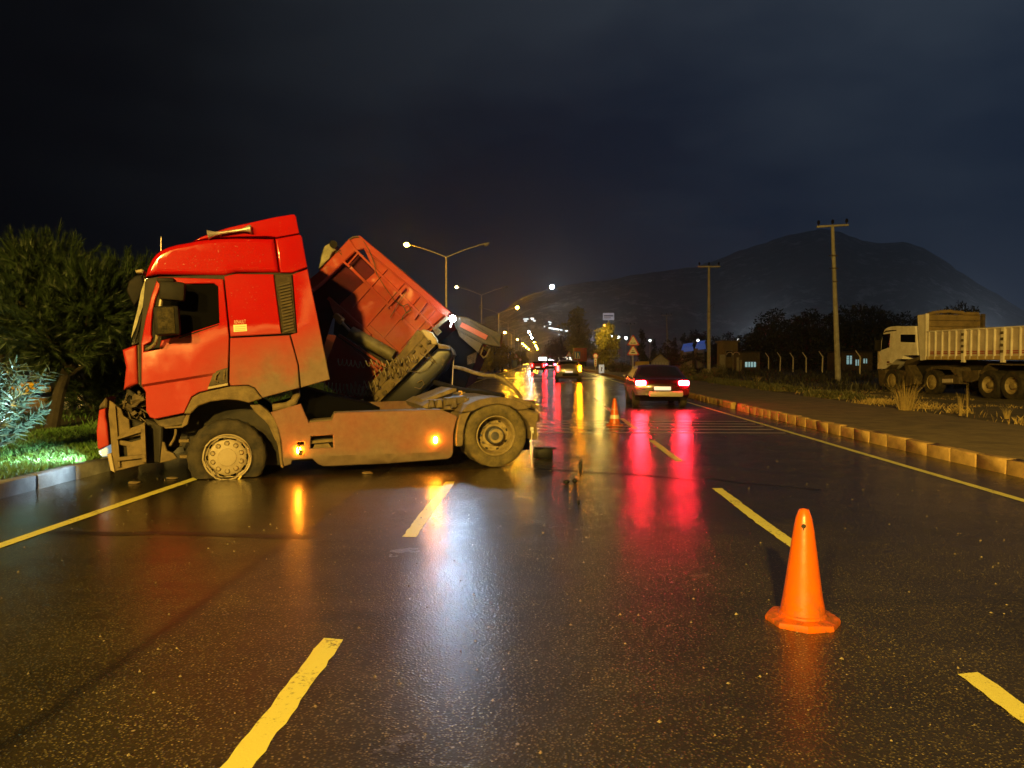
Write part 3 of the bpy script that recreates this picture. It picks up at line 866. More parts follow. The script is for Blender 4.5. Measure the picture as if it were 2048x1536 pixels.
def rear_wheel(side):
    c = TR(993.5, 872, -.02); c.y = .0 if side == 0 else W
    m = ymat(c) if side == 0 else Matrix.Translation(c) @ Matrix.Rotation(R_(-90), 4, 'X')
    zc = c.z
    bm = tyre_bm(m, .485, .292, .30, .012, 56, True, .05)
    m2 = m @ Matrix.Translation((0, 0, -.34))
    b2 = tyre_bm(m2, .485, .292, .30, .012, 40, True, .05)
    me = bpy.data.meshes.new('t'); b2.to_mesh(me); b2.free(); bm.from_mesh(me); bpy.data.meshes.remove(me)
    t = fin(bm, 'rear_wheel', M['tyre'], tractor, sharp=50)
    bm = bmesh.new()
    lathe(bm, [(.292, -.05), (.30, -.02), (.288, -.012), (.272, -.03), (.262, -.07), (.25, -.16), (.235, -.19), (.17, -.195), (.165, -.18), (.13, -.18), (.125, -.05), (.11, -.02), (0, -.015)], m, 40)
    fin(bm, 'rim', M['rim'], t, sharp=35)
    bm = bmesh.new()
    lathe(bm, [(.132, -.17), (.136, -.06), (.12, -.012), (.105, -.006)], m, 24)
    lathe(bm, [(.06, -.006), (.062, .0), (0, .004)], m @ Matrix.Translation((-.02, .0, 0)), 20)
    fin(bm, 'axle_hub', M['greasy'], t, sharp=35)
    for k in range(10):
        a = 2 * math.pi * k / 10
        bm = bmesh.new(); cyl(bm, m @ Vector((.19 * math.cos(a), .19 * math.sin(a), -.19)), m @ Vector((.19 * math.cos(a), .19 * math.sin(a), -.155)), .017, .015, 6)
        fin(bm, 'wheel_nut', M['greasy'] if 2 < k < 7 else M['rim'], t, flat=True)
    bm = bmesh.new()
    for k in range(8):
        a = 2 * math.pi * (k + .4) / 8
        mm = m @ Matrix.Translation((.222 * math.cos(a), .222 * math.sin(a), -.19)) @ Matrix.Rotation(a, 4, 'Z') @ Matrix.Diagonal((.6, 1, 1, 1))
        lathe(bm, [(.026, 0.004), (.02, .0045), (0, .0045)], mm, 10)
    fin(bm, 'hand_hole', M['dark'], t, flat=True)
    return t
rear_wheel(0); rear_wheel(1)

# arch lining, intake pipe, mudguards
panel('front_mudguard', [(500, 810.5), (520, 810), (535.5, 821), (547, 834), (555, 849), (561, 878), (567, 937), (561.5, 934.5), (556, 893), (545.7, 862.5), (530, 842), (510, 824.4)], .01, .35, M['dirtgrey'], .012, step=0, f=None)
slab('well_shade_plate', [(372, 826), (384, 805), (420, 797), (460, 793), (500, 800), (535, 830), (556, 880), (562, 930), (380, 930), (360, 880)], .50, .56, M['dark'], .0)  # dark backdrop plate added so the wheel well turns black
slab('well_shade_plate', [(372, 826), (384, 805), (420, 797), (460, 793), (500, 800), (535, 830), (556, 880), (562, 930), (380, 930), (360, 880)], W - .56, W - .50, M['dark'], .0)
bm = bmesh.new(); tube(bm, [TR(545, 816, .2), TR(560, 814, .2), TR(576, 811, .2), TR(588, 803, .2), TR(593, 792, .25), TR(592, 780, .3)], .055, 12); fin(bm, 'intake_pipe', M['dirtgrey'], tractor)
bm = bmesh.new()
for p, q in (((516, 812), (534, 830)), ((524, 822), (545, 850)), ((540, 850), (553, 880))):
    tube(bm, [TR(*p, .06), TR(*q, .05)], .018, 6)
fin(bm, 'mud_clods', M['dirtgrey'], tractor)

# side skirt with its steps and lamps
SK = [(548.5, 839), (541.4, 825), (602, 808), (618, 845.5), (664.6, 841), (669, 827), (676, 825.5), (880, 819), (908, 829), (916, 834), (911, 850), (907.5, 866), (906.5, 908), (904, 915), (897, 919.5), (780, 929), (667.4, 934.5), (647.6, 934.5), (637, 930), (625, 918), (585, 921), (582.5, 930), (567, 935.4), (562.7, 881.6), (557, 858)]
skirt = panel('side_skirt', SK, -.01, .05, M['skirt'], .014, [[(622, 873), (666, 870), (667, 895.5), (621, 897)], [(595, 884.3), (608, 884), (608, 889), (595, 889.5)]], .16,
              lambda x, z: .16 * sm(.30, .0, z) ** 1.6 + .03 * sm(.75, .95, z) + .012 * noise.noise(Vector((x * 1.3, z * 2, 6))))
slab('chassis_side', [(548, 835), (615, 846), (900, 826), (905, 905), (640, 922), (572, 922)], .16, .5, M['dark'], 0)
slab('skirt_shelf', [(618, 842), (665, 838.5), (672, 826), (882, 818.8), (905, 828), (880, 826), (676, 832), (668, 845), (620, 849)], .045, .42, M['dirtgrey'], .01)
st = slab('step_insert', [(622, 882), (667, 878), (667, 884), (622, 888)], .05, .14, M['dirtgrey'], .006, skirt)
slab('step_insert', [(630, 889), (658, 887), (664, 896), (626, 897)], .05, .12, M['dirtgrey'], .006, skirt)
def marker(px, py, r):
    c = TR(px, py, -.02)
    bm = bmesh.new(); lathe(bm, [(r, -.015), (r * .95, .012), (r * .6, .03), (0, .036)], ymat(c) @ Matrix.Diagonal((.8, 1.25, 1, 1)), 16)
    return fin(bm, 'marker_lamp', M['amber'], skirt)
marker(597.5, 901, .040); marker(871, 880, .042)
bm = bmesh.new(); tube(bm, [TR(599, 888, -.03), TR(597, 896, -.06), TR(600, 906, -.06)], .012, 6); box(bm, TR(601, 906, -.07), (.05, .02, .08), Euler((0, .4, 0)).to_matrix(), .005)
fin(bm, 'broken_lamp_clip', M['dirtdark'], skirt)
# rear mudguard in three shells
FG = [[(921, 828.6), (942, 823.5), (932.7, 842.7), (928, 862), (926.5, 890), (923, 893), (913, 893), (911.6, 875.5), (915, 846)],
      [(923.4, 825), (936, 809), (955, 800.5), (979.6, 795), (1003, 794), (1026.5, 798), (1046.4, 806), (1060.5, 815.7), (1053, 819), (1036, 820.5), (1020.6, 812.5), (997, 808), (979.6, 810.4), (962, 815), (946, 822.5)],
      [(1036, 821.8), (1053.4, 820), (1066, 825), (1077, 826), (1078, 842), (1073, 845), (1075.7, 879), (1065, 880), (1062.8, 859), (1053.4, 840)]]
for g in FG:
    panel('rear_mudguard', g, -.03, .62, M['dirtgrey'], .014, step=0, f=None)
# chassis, fifth wheel, deck
for w0, w1 in ((.80, .88), (1.62, 1.70)):
    slab('chassis_rail', [(330, 858), (560, 838), (1070, 800), (1072, 832), (560, 878), (330, 896)], w0, w1, M['dirtdark'], .01)
for px in (640, 760, 905, 1060):
    bm = bmesh.new(); p = TR(px, 840 - (px - 640) * .05, .85)
    box(bm, (p.x, 1.25, p.z), (.08, .8, .16)); fin(bm, 'cross_member', M['dirtdark'], tractor)
slab('deck_plate', [(845, 812), (862, 802), (990, 793), (1040, 803), (1030, 815), (850, 822)], .45, 2.05, M['dirtgrey'], .015)
slab('deck_box', [(893, 797), (932, 792), (940, 806), (890, 812)], .40, .7, M['dirtdark'], .015)
for k, px in enumerate((860, 876, 905, 930)):
    slab('deck_lug', [(px, 800 - k), (px + 8, 799 - k), (px + 10, 815), (px - 2, 816)], .36, .46, M['dirtgrey'] if k % 2 else M['dirtdark'], .01)
slab('gap_shade_box', [(596, 772), (668, 792), (730, 806), (760, 815), (760, 850), (600, 856)], .60, 2.3, M['void'], .02)  # black box added to darken the gap behind the cab
slab('fifth_wheel', [(842.5, 805), (846, 799.5), (906, 776.5), (914, 777.5), (913, 783), (850, 806.5)], .85, 1.75, M['dirtgrey'], .012)
slab('fifth_wheel_base', [(868, 800), (908, 783), (903, 792), (892, 803)], .95, 1.65, M['dirtdark'], .01)
bm = bmesh.new(); tube(bm, [TR(917, 783, .8), TR(923, 783, .8), TR(924, 788, .8), TR(919, 790, .8), TR(926, 792, .8)], .014, 6); fin(bm, 'coupling_hook', pbr('yellow_hook_paint', (.75, .42, .04)), tractor)
bm = bmesh.new()
for p, q, r in (((1012, 799), (1062, 812), .03), ((1024, 795), (1078, 815), .028), ((1040, 818), (1078, 828), .03), ((985, 797), (1040, 808), .022)):
    tube(bm, [TR(*p, .5), TR(*q, .3)], r, 8)
fin(bm, 'rear_crossbar', M['dirtgrey'], tractor)
bm = bmesh.new(); box(bm, TR(1075, 836, .2), (.05, .12, .10), None, .01); fin(bm, 'tail_lamp', pbr('dusty_tail_lamp', (.30, .12, .04)), tractor)
bm = bmesh.new(); cyl(bm, TR(1061, 858, -.04), TR(1066, 858, -.04), .028, n=10); cyl(bm, TR(1063, 864, -.04), TR(1067, 864, -.04), .02, n=10); fin(bm, 'reflector_tag', pbr('white_reflector', (.7, .7, .6), rough=.3), tractor)
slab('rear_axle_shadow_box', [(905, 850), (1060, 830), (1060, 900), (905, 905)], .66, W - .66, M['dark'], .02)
slab('fuel_tank', [(650, 850), (895, 835), (900, 905), (655, 920)], W - .55, W - .1, M['dirtdark'], .06)
bm = bmesh.new()
pts = [TR(1063 + .8 * math.sin(k * 1.3), 862 + 73 * k / 12, -.05) for k in range(13)]
tube(bm, pts, .009, 5); fin(bm, 'hanging_strap', pbr('frayed_white_strap', (.6, .55, .45)), tractor)

# ================================================================== the overturned tipper trailer behind it
TY = 14.0
TRO = Vector((at_y(760, 719, TY).x, TY, 0))
trailer = thing('tipper_trailer', 'red steel tipper trailer tipped over sideways behind the wrecked tractor', 'trailer', TRO, R_(2.3))
def T(px, py, dy=0.0):
    return at_y(px, py, TY + dy) - TRO
def dent(x, z): return .035 * noise.noise(Vector((x * 1.6, z * 1.6, 3))) + .012 * noise.noise(Vector((x * 5, z * 5, 1)))
def tslab(name, pix, y0, y1, mat, bev=.01, parent=None, sharp=30, both=False, step=0, f=None):
    pts = [(p.x, p.z) for p in (T(a, b_, y0) for a, b_ in pix)]
    return fin(plate(pts, y0, y1, (), bev, step, f), name, mat, parent or trailer, sharp=sharp)
A, B_, C_, D_ = (720, 471), (899, 623), (694, 806), (515, 654)
LEN = 7.2
# walls of the body: front wall pieces sit in the frame, floor, two sides, rear
fwall = tslab('front_wall', [(722, 482), (893, 627), (690, 800), (640, 758), (656, 720), (677, 662), (681.4, 608), (750, 545)], .10, .16, M['tip'], .006, step=.11, f=dent)
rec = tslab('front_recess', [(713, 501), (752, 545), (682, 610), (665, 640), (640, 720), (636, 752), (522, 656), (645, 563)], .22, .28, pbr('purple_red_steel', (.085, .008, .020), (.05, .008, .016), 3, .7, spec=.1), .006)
tslab('front_top_band', [(698.8, 477), (714, 500), (645.6, 565.5), (520, 668), (508, 652), (638, 544)], .0, .2, M['tip'], .02)
tslab('front_side_band', [(720, 471), (899, 623), (892, 633), (728, 497), (713.6, 501), (699, 477)], .0, .12, M['tip'], .015)
def face(name, p, q, y0, y1, th, mat):
    """a body wall that runs back along the road from the front edge p-q"""
    a, b_ = T(*p), T(*q)
    d = Vector((b_.x - a.x, 0, b_.z - a.z)).normalized(); n = Vector((-d.z, 0, d.x)) * th
    bm = bmesh.new()
    vs = []
    for y in (y0, y1):
        for c in (a, b_, b_ + n, a + n): vs.append(bm.verts.new((c.x, y, c.z)))
    for idx in ((0, 1, 2, 3), (7, 6, 5, 4), (0, 4, 5, 1), (1, 5, 6, 2), (2, 6, 7, 3), (3, 7, 4, 0)):
        bm.faces.new([vs[i] for i in idx])
    return fin(bm, name, mat, trailer, flat=True)
side_up = face('side_wall', A, B_, .125, LEN, -.05, M['tip'])
face('side_wall', D_, C_, .21, LEN, .05, M['tip'])
face('floor_plate', (896, 628), (700, 803), .17, LEN, -.05, M['tip'])
fin(plate([(p.x, p.z) for p in (T(*q) for q in (A, B_, C_, D_))], LEN + .01, LEN + .08, (), .01), 'tailgate', M['tip'], trailer)
# stiffening ribs of the front wall
ribs = []
for p, q, hw, y0 in (((697, 486), (877, 664), .020, -.02), ((673, 511), (700, 534), .020, -.02), ((700, 534), (831, 664), .024, .03), ((728, 497), (891.7, 633), .016, .03), ((656.7, 596), (741, 671), .028, .0), ((738, 653), (792.8, 705), .03, .0)):
    bm = bmesh.new(); beam(bm, T(*p), T(*q), hw, y0, .13); ribs.append(fin(bm, 'long_rib', M['tip'], trailer, flat=True))
for p, q in (((773, 535), (703, 614)), ((806, 564), (731, 652)), ((837, 591), (763, 678)), ((868, 619), (800, 695))):
    bm = bmesh.new(); beam(bm, T(*p), T(*q), .020, .055, .13); fin(bm, 'cross_rib', M['tip'], trailer, flat=True)
for p, q in (((716, 507), (696, 530)), ((852, 605), (828, 638)), ((810, 575), (775, 615))):
    bm = bmesh.new(); beam(bm, T(*p), T(*q), .014, -.01, .09); fin(bm, 'ladder_rung', M['tip'], trailer, flat=True)
bm = bmesh.new(); tube(bm, [T(727, 482, -.01), T(738, 500, -.03), T(748, 525, -.03), T(753, 548, -.03), T(770, 575, -.02), T(788, 600, -.02), T(806, 612, -.02), T(812, 625, -.02)], .008, 5)
tube(bm, [T(806, 612, -.02), T(815, 608, -.02), T(822, 620, -.02), T(812, 626, -.02), T(806, 632, -.02), T(803, 640, -.02)], .010, 5)
tube(bm, [T(780, 635, -.02), T(800, 600, -.02), T(812, 583, -.02)], .007, 5)
fin(bm, 'loose_cable', M['dirtdark'], trailer)
# hoist ram in its trough
bm = bmesh.new(); cyl(bm, T(701, 664, -.16), T(786, 712, -.16), .115, .115, 20); fin(bm, 'hoist_ram', pbr('muddy_ram_paint', (.17, .15, .09), (.07, .06, .035), 6, .6), trailer)
bm = bmesh.new(); cyl(bm, T(681, 642, -.16), T(702, 664.5, -.16), .026, .026, 12); fin(bm, 'ram_rod', M['steel'], trailer)
bm = bmesh.new(); cyl(bm, T(676, 637, -.16), T(684, 646, -.16), .07, .05, 10); box(bm, T(678, 636, -.1), (.16, .25, .10), Euler((0, .7, 0)).to_matrix(), .01); fin(bm, 'ram_clevis', pbr('muddy_clevis', (.30, .19, .07)), trailer)
tslab('ram_trough', [(672, 628), (690, 645), (796, 720), (770, 738), (668, 668)], .04, .1, M['dark'], 0)
for p, q, hw in (((679, 670), (771, 732), .022), ((700, 694), (758, 742), .020)):
    bm = bmesh.new(); beam(bm, T(*p), T(*q), hw, -.05, .10); fin(bm, 'trough_rail', M['tip'], trailer, flat=True)
tslab('ram_gusset', [(658, 598), (690, 622), (672, 640)], .0, .1, M['tip'], .004)
# chassis nose: kingpin plate, black skid box, underside
tslab('kingpin_plate', [(832, 660), (847, 662), (873, 686), (859.6, 700), (806, 756), (753, 809), (728, 806), (724, 795), (741, 764), (770, 735), (797.7, 707)], -.25, .3, M['dirtgrey'], .02)
tslab('plate_bulge', [(838, 661), (846, 658), (862, 664), (873, 680), (874, 689), (862, 690)], -.28, -.1, M['hub'], .03)
tslab('chassis_nose', [(872, 697), (899, 697), (904, 710), (884, 742), (812.5, 816), (763, 816), (757, 808)], -.38, .5, pbr('glossy_black_tank', (.008, .008, .008), (.10, .075, .035), 2.2, .34, .6, spec=.25, lo=.60, hi=.68), .07)
tslab('nose_cap', [(872, 686), (880, 688), (893, 690), (903, 700), (906, 710), (898, 722), (886, 716), (876, 700)], -.30, .3, M['dirtgrey'], .03)
bm = bmesh.new()
tube(bm, [T(818, 742, -.42), T(835, 745, -.45), T(852, 738, -.45), T(868, 720, -.42)], .008, 5)
tube(bm, [T(827, 775, -.42), T(838, 778, -.43), T(846, 768, -.43), T(842, 760, -.42), T(832, 766, -.42)], .010, 5)
fin(bm, 'grab_loop', M['dirtdark'], trailer)
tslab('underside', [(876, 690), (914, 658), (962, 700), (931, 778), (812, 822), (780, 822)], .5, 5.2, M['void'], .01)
for k in range(3):
    tslab('outrigger', [(935 + 6 * k, 712), (957, 702 + k), (952 - 2 * k, 726), (936, 730)], .5 + k, .56 + k, M['dirtdark'], .005)
M['sooty'] = pbr('oily_black_steel', (.045, .033, .02), (.018, .014, .01), 6, .7, bmp=.3, bs=20)
# side rail box at the trailer's upper flank
rail = tslab('side_guard', [(905, 640), (917, 631), (936, 634), (1005.5, 667.7), (1000.6, 694), (984, 692), (968, 688), (957, 706), (912, 657)], .25, 1.6, M['sooty'], .02)
bm = bmesh.new(); beam(bm, T(922, 648.5, .2), T(974, 675, .2), .045, .19, .255); fin(bm, 'red_rail', M['tip'], trailer, flat=True)
bm = bmesh.new(); beam(bm, T(938, 641), T(984, 672), .012, .22, .255); beam(bm, T(984, 672), T(1000, 691), .02, .22, .255); beam(bm, T(914, 658), T(966, 685), .012, .22, .255); fin(bm, 'guard_groove', M['dark'], trailer, flat=True)
tslab('guard_lower', [(914, 659), (966, 687), (957, 706), (918, 672)], .18, .26, M['sooty'], .01)
bm = bmesh.new(); tube(bm, [T(968, 693, .3), T(962, 708, .3), T(968, 716, .3), T(975, 711, .3), T(980, 698, .3)], .022, 7); fin(bm, 'shackle', M['dirtdark'], trailer)
bm = bmesh.new()
beam(bm, T(866, 660), T(896, 634), .03, -.06, .1); beam(bm, T(872, 668), T(880, 660), .05, -.1, .1); fin(bm, 'corner_post', M['dirtdark'], trailer, flat=True)
# lamp on its bracket
lc = T(904, 637, -.16)
bm = bmesh.new(); bmesh.ops.create_uvsphere(bm, u_segments=16, v_segments=10, radius=.062, matrix=Matrix.Translation(lc)); fin(bm, 'corner_lamp', M['whitelamp'], trailer)
bm = bmesh.new(); box(bm, T(901, 650, -.08), (.035, .03, .09), Euler((0, .2, 0)).to_matrix(), .006); fin(bm, 'lamp_bracket', pbr('lit_lamp_bracket', (.75, .78, .8), rough=.4), trailer)
# bundled tarpaulin at the top edge
bm = bmesh.new()
bp = [(651, 493), (660, 487), (668, 488), (672, 500), (664, 510), (655, 520), (645, 533), (638, 538), (636, 528), (641, 512)]
pts = [(p.x, p.z) for p in (T(a, b_) for a, b_ in bp)]
bm = plate(pts, .05, 5.5, (), .05, .07)
for v in bm.verts:
    n_ = noise.noise(v.co * 5.0); v.co += Vector((n_ * .05, 0, noise.noise(v.co * 6 + Vector((9, 0, 0))) * .05))
tarp = fin(bm, 'rolled_tarpaulin', pbr('dirty_canvas', (.36, .33, .22), (.16, .145, .09), 7, .9, bmp=.8, bs=14), trailer, sharp=60)
bm = bmesh.new(); cyl(bm, T(668, 489, .0), T(668, 489, .4), .07, n=14); fin(bm, 'tarpaulin_bar_end', M['black'], trailer)
bm = bmesh.new(); tube(bm, [T(672, 506, -.02), T(681, 500, -.02), T(684, 510, -.02), T(679, 505, -.02)], .008, 5); fin(bm, 'tie_rope', M['dirtgrey'], trailer)
bm = bmesh.new(); tube(bm, [T(699, 479, -.02), T(708, 474, -.04), T(718, 474, -.02)], .012, 6); fin(bm, 'tarpaulin_rope', M['dirtgrey'], trailer)
# fittings and mud lumps on the kingpin plate
rr = random.Random(8)
for k, (px, py) in enumerate(((838, 690), (825, 704), (812, 716), (800, 728), (786, 742), (772, 757), (846, 700), (758, 775), (742, 790), (830, 722), (815, 738), (797, 752), (783, 770), (768, 786), (752, 797), (856, 684))):
    bm = bmesh.new()
    box(bm, T(px, py, -.27), (rr.uniform(.04, .10), .08, rr.uniform(.04, .09)), Euler((0, -.7 + rr.uniform(-.3, .3), 0)).to_matrix(), .012)
    if k % 3 == 0: cyl(bm, T(px, py, -.27), T(px, py, -.35), .022, n=8)
    fin(bm, 'air_connector' if k % 3 == 0 else 'weld_lug', M['dirtdark'] if k % 2 else M['dirtgrey'], trailer)
for p, q in (((846, 672), (744, 790)), ((868, 690), (756, 803))):
    bm = bmesh.new(); beam(bm, T(*p, -.26), T(*q, -.26), .014, -.275, -.24); fin(bm, 'plate_edge_bar', M['dirtgrey'], trailer, flat=True)
bm = bmesh.new()
for k in range(4): tube(bm, [T(838 + 5 * k, 706 + 3 * k, -.30), T(846 + 5 * k, 712 + 4 * k, -.42), T(852 + 4 * k, 706 + 4 * k, -.44), T(858 + 4 * k, 712 + 5 * k, -.40)], .008, 5)
fin(bm, 'wire_bundle', M['hosey'] if 'hosey' in M else M['dirtgrey'], trailer)
# coiled air lines between trailer and tractor
def coil(p, q, turns, r, rt, name, mat, sag=0.0, wob=0.0):
    bm = bmesh.new()
    d = q - p; m_, l_ = axis_mat(p, q)
    n = turns * 9
    pts = []
    for k in range(n + 1):
        t = k / n; a = 2 * math.pi * turns * t
        c = m_ @ Vector((r * math.cos(a), r * math.sin(a), l_ * t))
        c.z -= sag * math.sin(math.pi * t) + wob * math.sin(t * 17)
        pts.append(c)
    tube(bm, pts, rt, 5)
    return fin(bm, name, mat, trailer)
M['hosey'] = pbr('mud_coated_coil_hose', (.46, .38, .24), (.16, .13, .07), 5, .5)
coil(T(672, 724, -.55), T(706, 727, -.55), 4, .055, .0085, 'coiled_air_line', M['hosey'])
coil(T(706, 727, -.5), T(832, 714, -.42), 12, .060, .0085, 'coiled_air_line', M['hosey'], .05, .02)
coil(T(645, 772, -.60), T(728, 782, -.55), 11, .075, .0085, 'coiled_air_line', M['hosey'])
coil(T(690, 775, -.55), T(752, 766, -.45), 7, .085, .0085, 'coiled_air_line', M['hosey'], .04, .03)
coil(T(640, 784, -.62), T(735, 786, -.58), 13, .055, .0085, 'coiled_air_line', M['hosey'])
coil(T(745, 745, -.42), T(812, 738, -.40), 7, .065, .0085, 'coiled_air_line', M['hosey'], .03, .04)
bm = bmesh.new(); tube(bm, [T(908, 734, -.2), T(925, 738, -.5), T(942, 745, -.8), T(965, 751, -1.0), T(985, 752, -1.1), T(1000, 759, -1.15), T(1015, 772, -1.2), T(1026, 782, -1.2), T(1037, 797, -1.2)], .034, 9)
fin(bm, 'sagging_brake_hose', pbr('muddy_hose', (.22, .17, .09), (.10, .08, .04), 7, .7), trailer)
bm = bmesh.new(); tube(bm, [T(868, 765, -.3), T(890, 772, -.5), T(920, 781, -.8), T(960, 785, -1.2), T(1000, 794, -1.4)], .05, 9)
fin(bm, 'air_pipe', M['black'], trailer)
bm = bmesh.new(); tube(bm, [T(907, 712, -.1), T(905, 735, -.15), T(903, 770, -.2)], .008, 5); fin(bm, 'hanging_cord', pbr('pale_cord', (.5, .42, .4)), trailer)
# ================================================================== street lamps
M['pole'] = pbr('galvanised_pole', (.72, .69, .62), (.55, .52, .46), 6, .55)
M['lhead'] = pbr('lamp_head_cast', (.42, .41, .39), None, rough=.5, metal=.2)
M['sod'] = emit('lit_sodium_lens', (1.0, .42, .015), 1500)
M['sodfar'] = emit('lit_sodium_lens_far', (1.0, .43, .015), 700)
M['soddim'] = emit('dim_sodium_lens', (1.0, .70, .30), 30)
M['led'] = emit('lit_white_lens', (.85, .95, 1.0), 130)
M['off'] = pbr('unlit_lens', (.35, .35, .34), None, rough=.25)
PH, ARM = 9.0, 2.45
def pole_mesh(h):
    bm = bmesh.new()
    cyl(bm, (0, 0, .15), (0, 0, h), .105, .055, 12)
    box(bm, (0, 0, .17), (.4, .4, .06), bev=.01); cyl(bm, (0, 0, .2), (0, 0, 1.1), .13, .12, 12)
    me = fin(bm, 'pole', M['pole'])
    d = me.data; bpy.data.objects.remove(me); return d
def arm_mesh(s, ln):
    bm = bmesh.new(); tube(bm, [(0, 0, -.05), (s * .25, 0, .06), (s * ln * .6, 0, .06 + ln * .19), (s * ln, 0, ln * .33)], .045, 8, r1=.03)
    o = fin(bm, 'arm', M['pole']); d = o.data; bpy.data.objects.remove(o); return d
def head_mesh(s):
    bm = bmesh.new()
    m = Matrix.Rotation(R_(-s * 12), 4, 'Y')
    pr = [(-.08, .05), (.12, .085), (.32, .13), (.55, .13), (.68, .08)]
    rings = []
    for x, w in pr:
        rings.append([bm.verts.new(m @ Vector((s * x, w * math.cos(a), .075 * math.sin(a) * (1 if math.sin(a) > 0 else .5)))) for a in [2 * math.pi * k / 10 for k in range(10)]])
    for a, b_ in zip(rings, rings[1:]):
        for k in range(10): bm.faces.new((a[k], a[(k + 1) % 10], b_[(k + 1) % 10], b_[k]))
    bm.faces.new(rings[0]); bm.faces.new(rings[-1])
    o = fin(bm, 'lamp_head', M['lhead']); d = o.data; bpy.data.objects.remove(o); return d
def lens_mesh(s, mat):
    bm = bmesh.new()
    m = Matrix.Rotation(R_(-s * 12), 4, 'Y') @ Matrix.Translation((s * .42, 0, -.03)) @ Matrix.Diagonal((.19, .145, .14, 1))
    bmesh.ops.create_uvsphere(bm, u_segments=14, v_segments=8, radius=1, matrix=m)
    o = fin(bm, 'lens', mat); d = o.data; bpy.data.objects.remove(o); return d
ME = {}
def cached(key, fn, *a):
    if key not in ME: ME[key] = fn(*a)
    return ME[key]
def street_lamp(y, left, right, label, x=-6.85, h=PH, arm=ARM, group='double armed street lamps along the median', scale=1.0):
    t = thing('street_lamp', label, 'street lamp', (x, y, 0), 0, group)
    newobj('pole', cached(('p', h), pole_mesh, h), None, t)
    for s, st in ((-1, left), (1, right)):
        if st is None: continue
        newobj('arm', cached(('a', s, arm), arm_mesh, s, arm), None, t, (0, 0, h))
        hd = newobj('lamp_head', cached(('h', s), head_mesh, s), None, t, (s * arm, 0, h + arm * .33))
        ln = newobj('lens', cached(('l', s, st), lens_mesh, s, M[st]), None, hd)
        ln.scale = (scale, scale, scale)
    return t
street_lamp(55.4, 'sod', 'off', 'tallest street lamp in view, its left head glowing orange and its right head out')
street_lamp(88.0, 'soddim', 'off', 'second street lamp of the median, its left head only faintly glowing')
street_lamp(123.0, 'off', 'sod', 'third street lamp of the median, only its right head lit', scale=1.25)
street_lamp(158.0, 'off', 'off', 'fourth street lamp of the median with both heads dark')
street_lamp(178.0, 'sod', None, 'short single armed street lamp with the biggest orange glow by the far median', -6.9, 7.4, 1.0, None, 1.35)
for y, l_, r_, lab in ((193, 'off', 'off', 'fifth median lamp, both heads dark, just beyond the big orange glow'), (230, 'off', 'led', 'nearest median lamp with a white right head'), (262, 'off', 'led', 'second median lamp with a white right head'), (298, 'off', 'led', 'farthest median lamp with a white right head'),
                    (322, 'sodfar', 'off', 'far median lamp whose left head makes the first small orange dot past the big glow'), (372, 'off', 'sodfar', 'far median lamp with only an orange right head'), (410, 'sodfar', 'off', 'far median lamp making the second small orange dot on the left'),
                    (458, 'sodfar', 'sodfar', 'far median lamp with two orange heads, nearest of the last three'), (520, 'sodfar', 'sodfar', 'far median lamp with two orange heads, middle of the last three'), (620, 'sodfar', 'sodfar', 'last median lamp before the vanishing point')):
    street_lamp(y, l_, r_, lab, scale=1.0 + y / 380)
# the lamp behind the photographer that lights the scene
def near_lamp():
    t = street_lamp(-21.0, 'soddim', 'sod', 'street lamp just behind the camera lighting the wreck', -6.85, 9.6, 3.4, None)
    for ch in t.children:
        if ch.name.startswith('lamp_head'):
            for l in ch.children:
                if l.active_material.name == M['sod'].name: l.data = lens_mesh(1, M['soddim'])
    def pt(name, loc, col, power, rad):
        l = bpy.data.lights.new(name, 'POINT'); l.color = col; l.energy = power; l.shadow_soft_size = rad
        o = bpy.data.objects.new(name, l); C.objects.link(o); o.location = loc
    pt('street_lamp_light', (-3.2, -21.0, 10.4), SODIUM, LAMP_POWER * .72, .42)
    pt('street_lamp_light', (-10.4, -21.0, 10.4), SODIUM, LAMP_POWER * .36, .42)
    pt('led_street_lamp_light', (-9.0, -14.0, 6.75), (.80, .90, 1.0), LED_POWER, .2)
near_lamp()
t = thing('led_street_lamp', 'low white street lamp behind the camera on the median', 'street lamp', (-6.85, -14, 0))
newobj('pole', cached(('p', 6.3), pole_mesh, 6.3), None, t)
newobj('arm', cached(('a', -1, 1.8), arm_mesh, -1, 1.8), None, t, (0, 0, 6.3))
hd = newobj('lamp_head', cached(('h', -1), head_mesh, -1), None, t, (-1.8, 0, 6.3 + 1.8 * .33))
# cold beam of the lorry's surviving headlamp on the kerb and oleander, and the trailer's corner lamp
def spot(name, loc, target, col, power, ang, blend=.5, rad=.05):
    l = bpy.data.lights.new(name, 'SPOT'); l.color = col; l.energy = power; l.spot_size = R_(ang); l.spot_blend = blend; l.shadow_soft_size = rad
    o = bpy.data.objects.new(name, l); C.objects.link(o); o.location = loc
    o.rotation_euler = (Vector(target) - Vector(loc)).to_track_quat('-Z', 'Y').to_euler()
    return o
hl = TR.m @ TR(200, 893, .75)
spot('headlamp_beam', hl, (-9.2, 10.9, .75), (.60, .92, 1.0), 800, 80, .7)
spot('headlamp_spill', TR.m @ TR(203, 905, .10), (-6.6, 9.4, .0), (.6, .85, 1.0), 70, 100, .7)
l = bpy.data.lights.new('corner_lamp_light', 'POINT'); l.color = (.7, .88, 1.0); l.energy = 1; l.shadow_soft_size = .06
o = bpy.data.objects.new('corner_lamp_light', l); C.objects.link(o); o.location = TRO + lc + Vector((0, -.12, .02))

spot('work_lamp_beam', TRO + lc + Vector((.05, -.25, -.02)), (-.9, 2.0, 0), (.50, .74, 1.0), 170, 70, .8, .075)
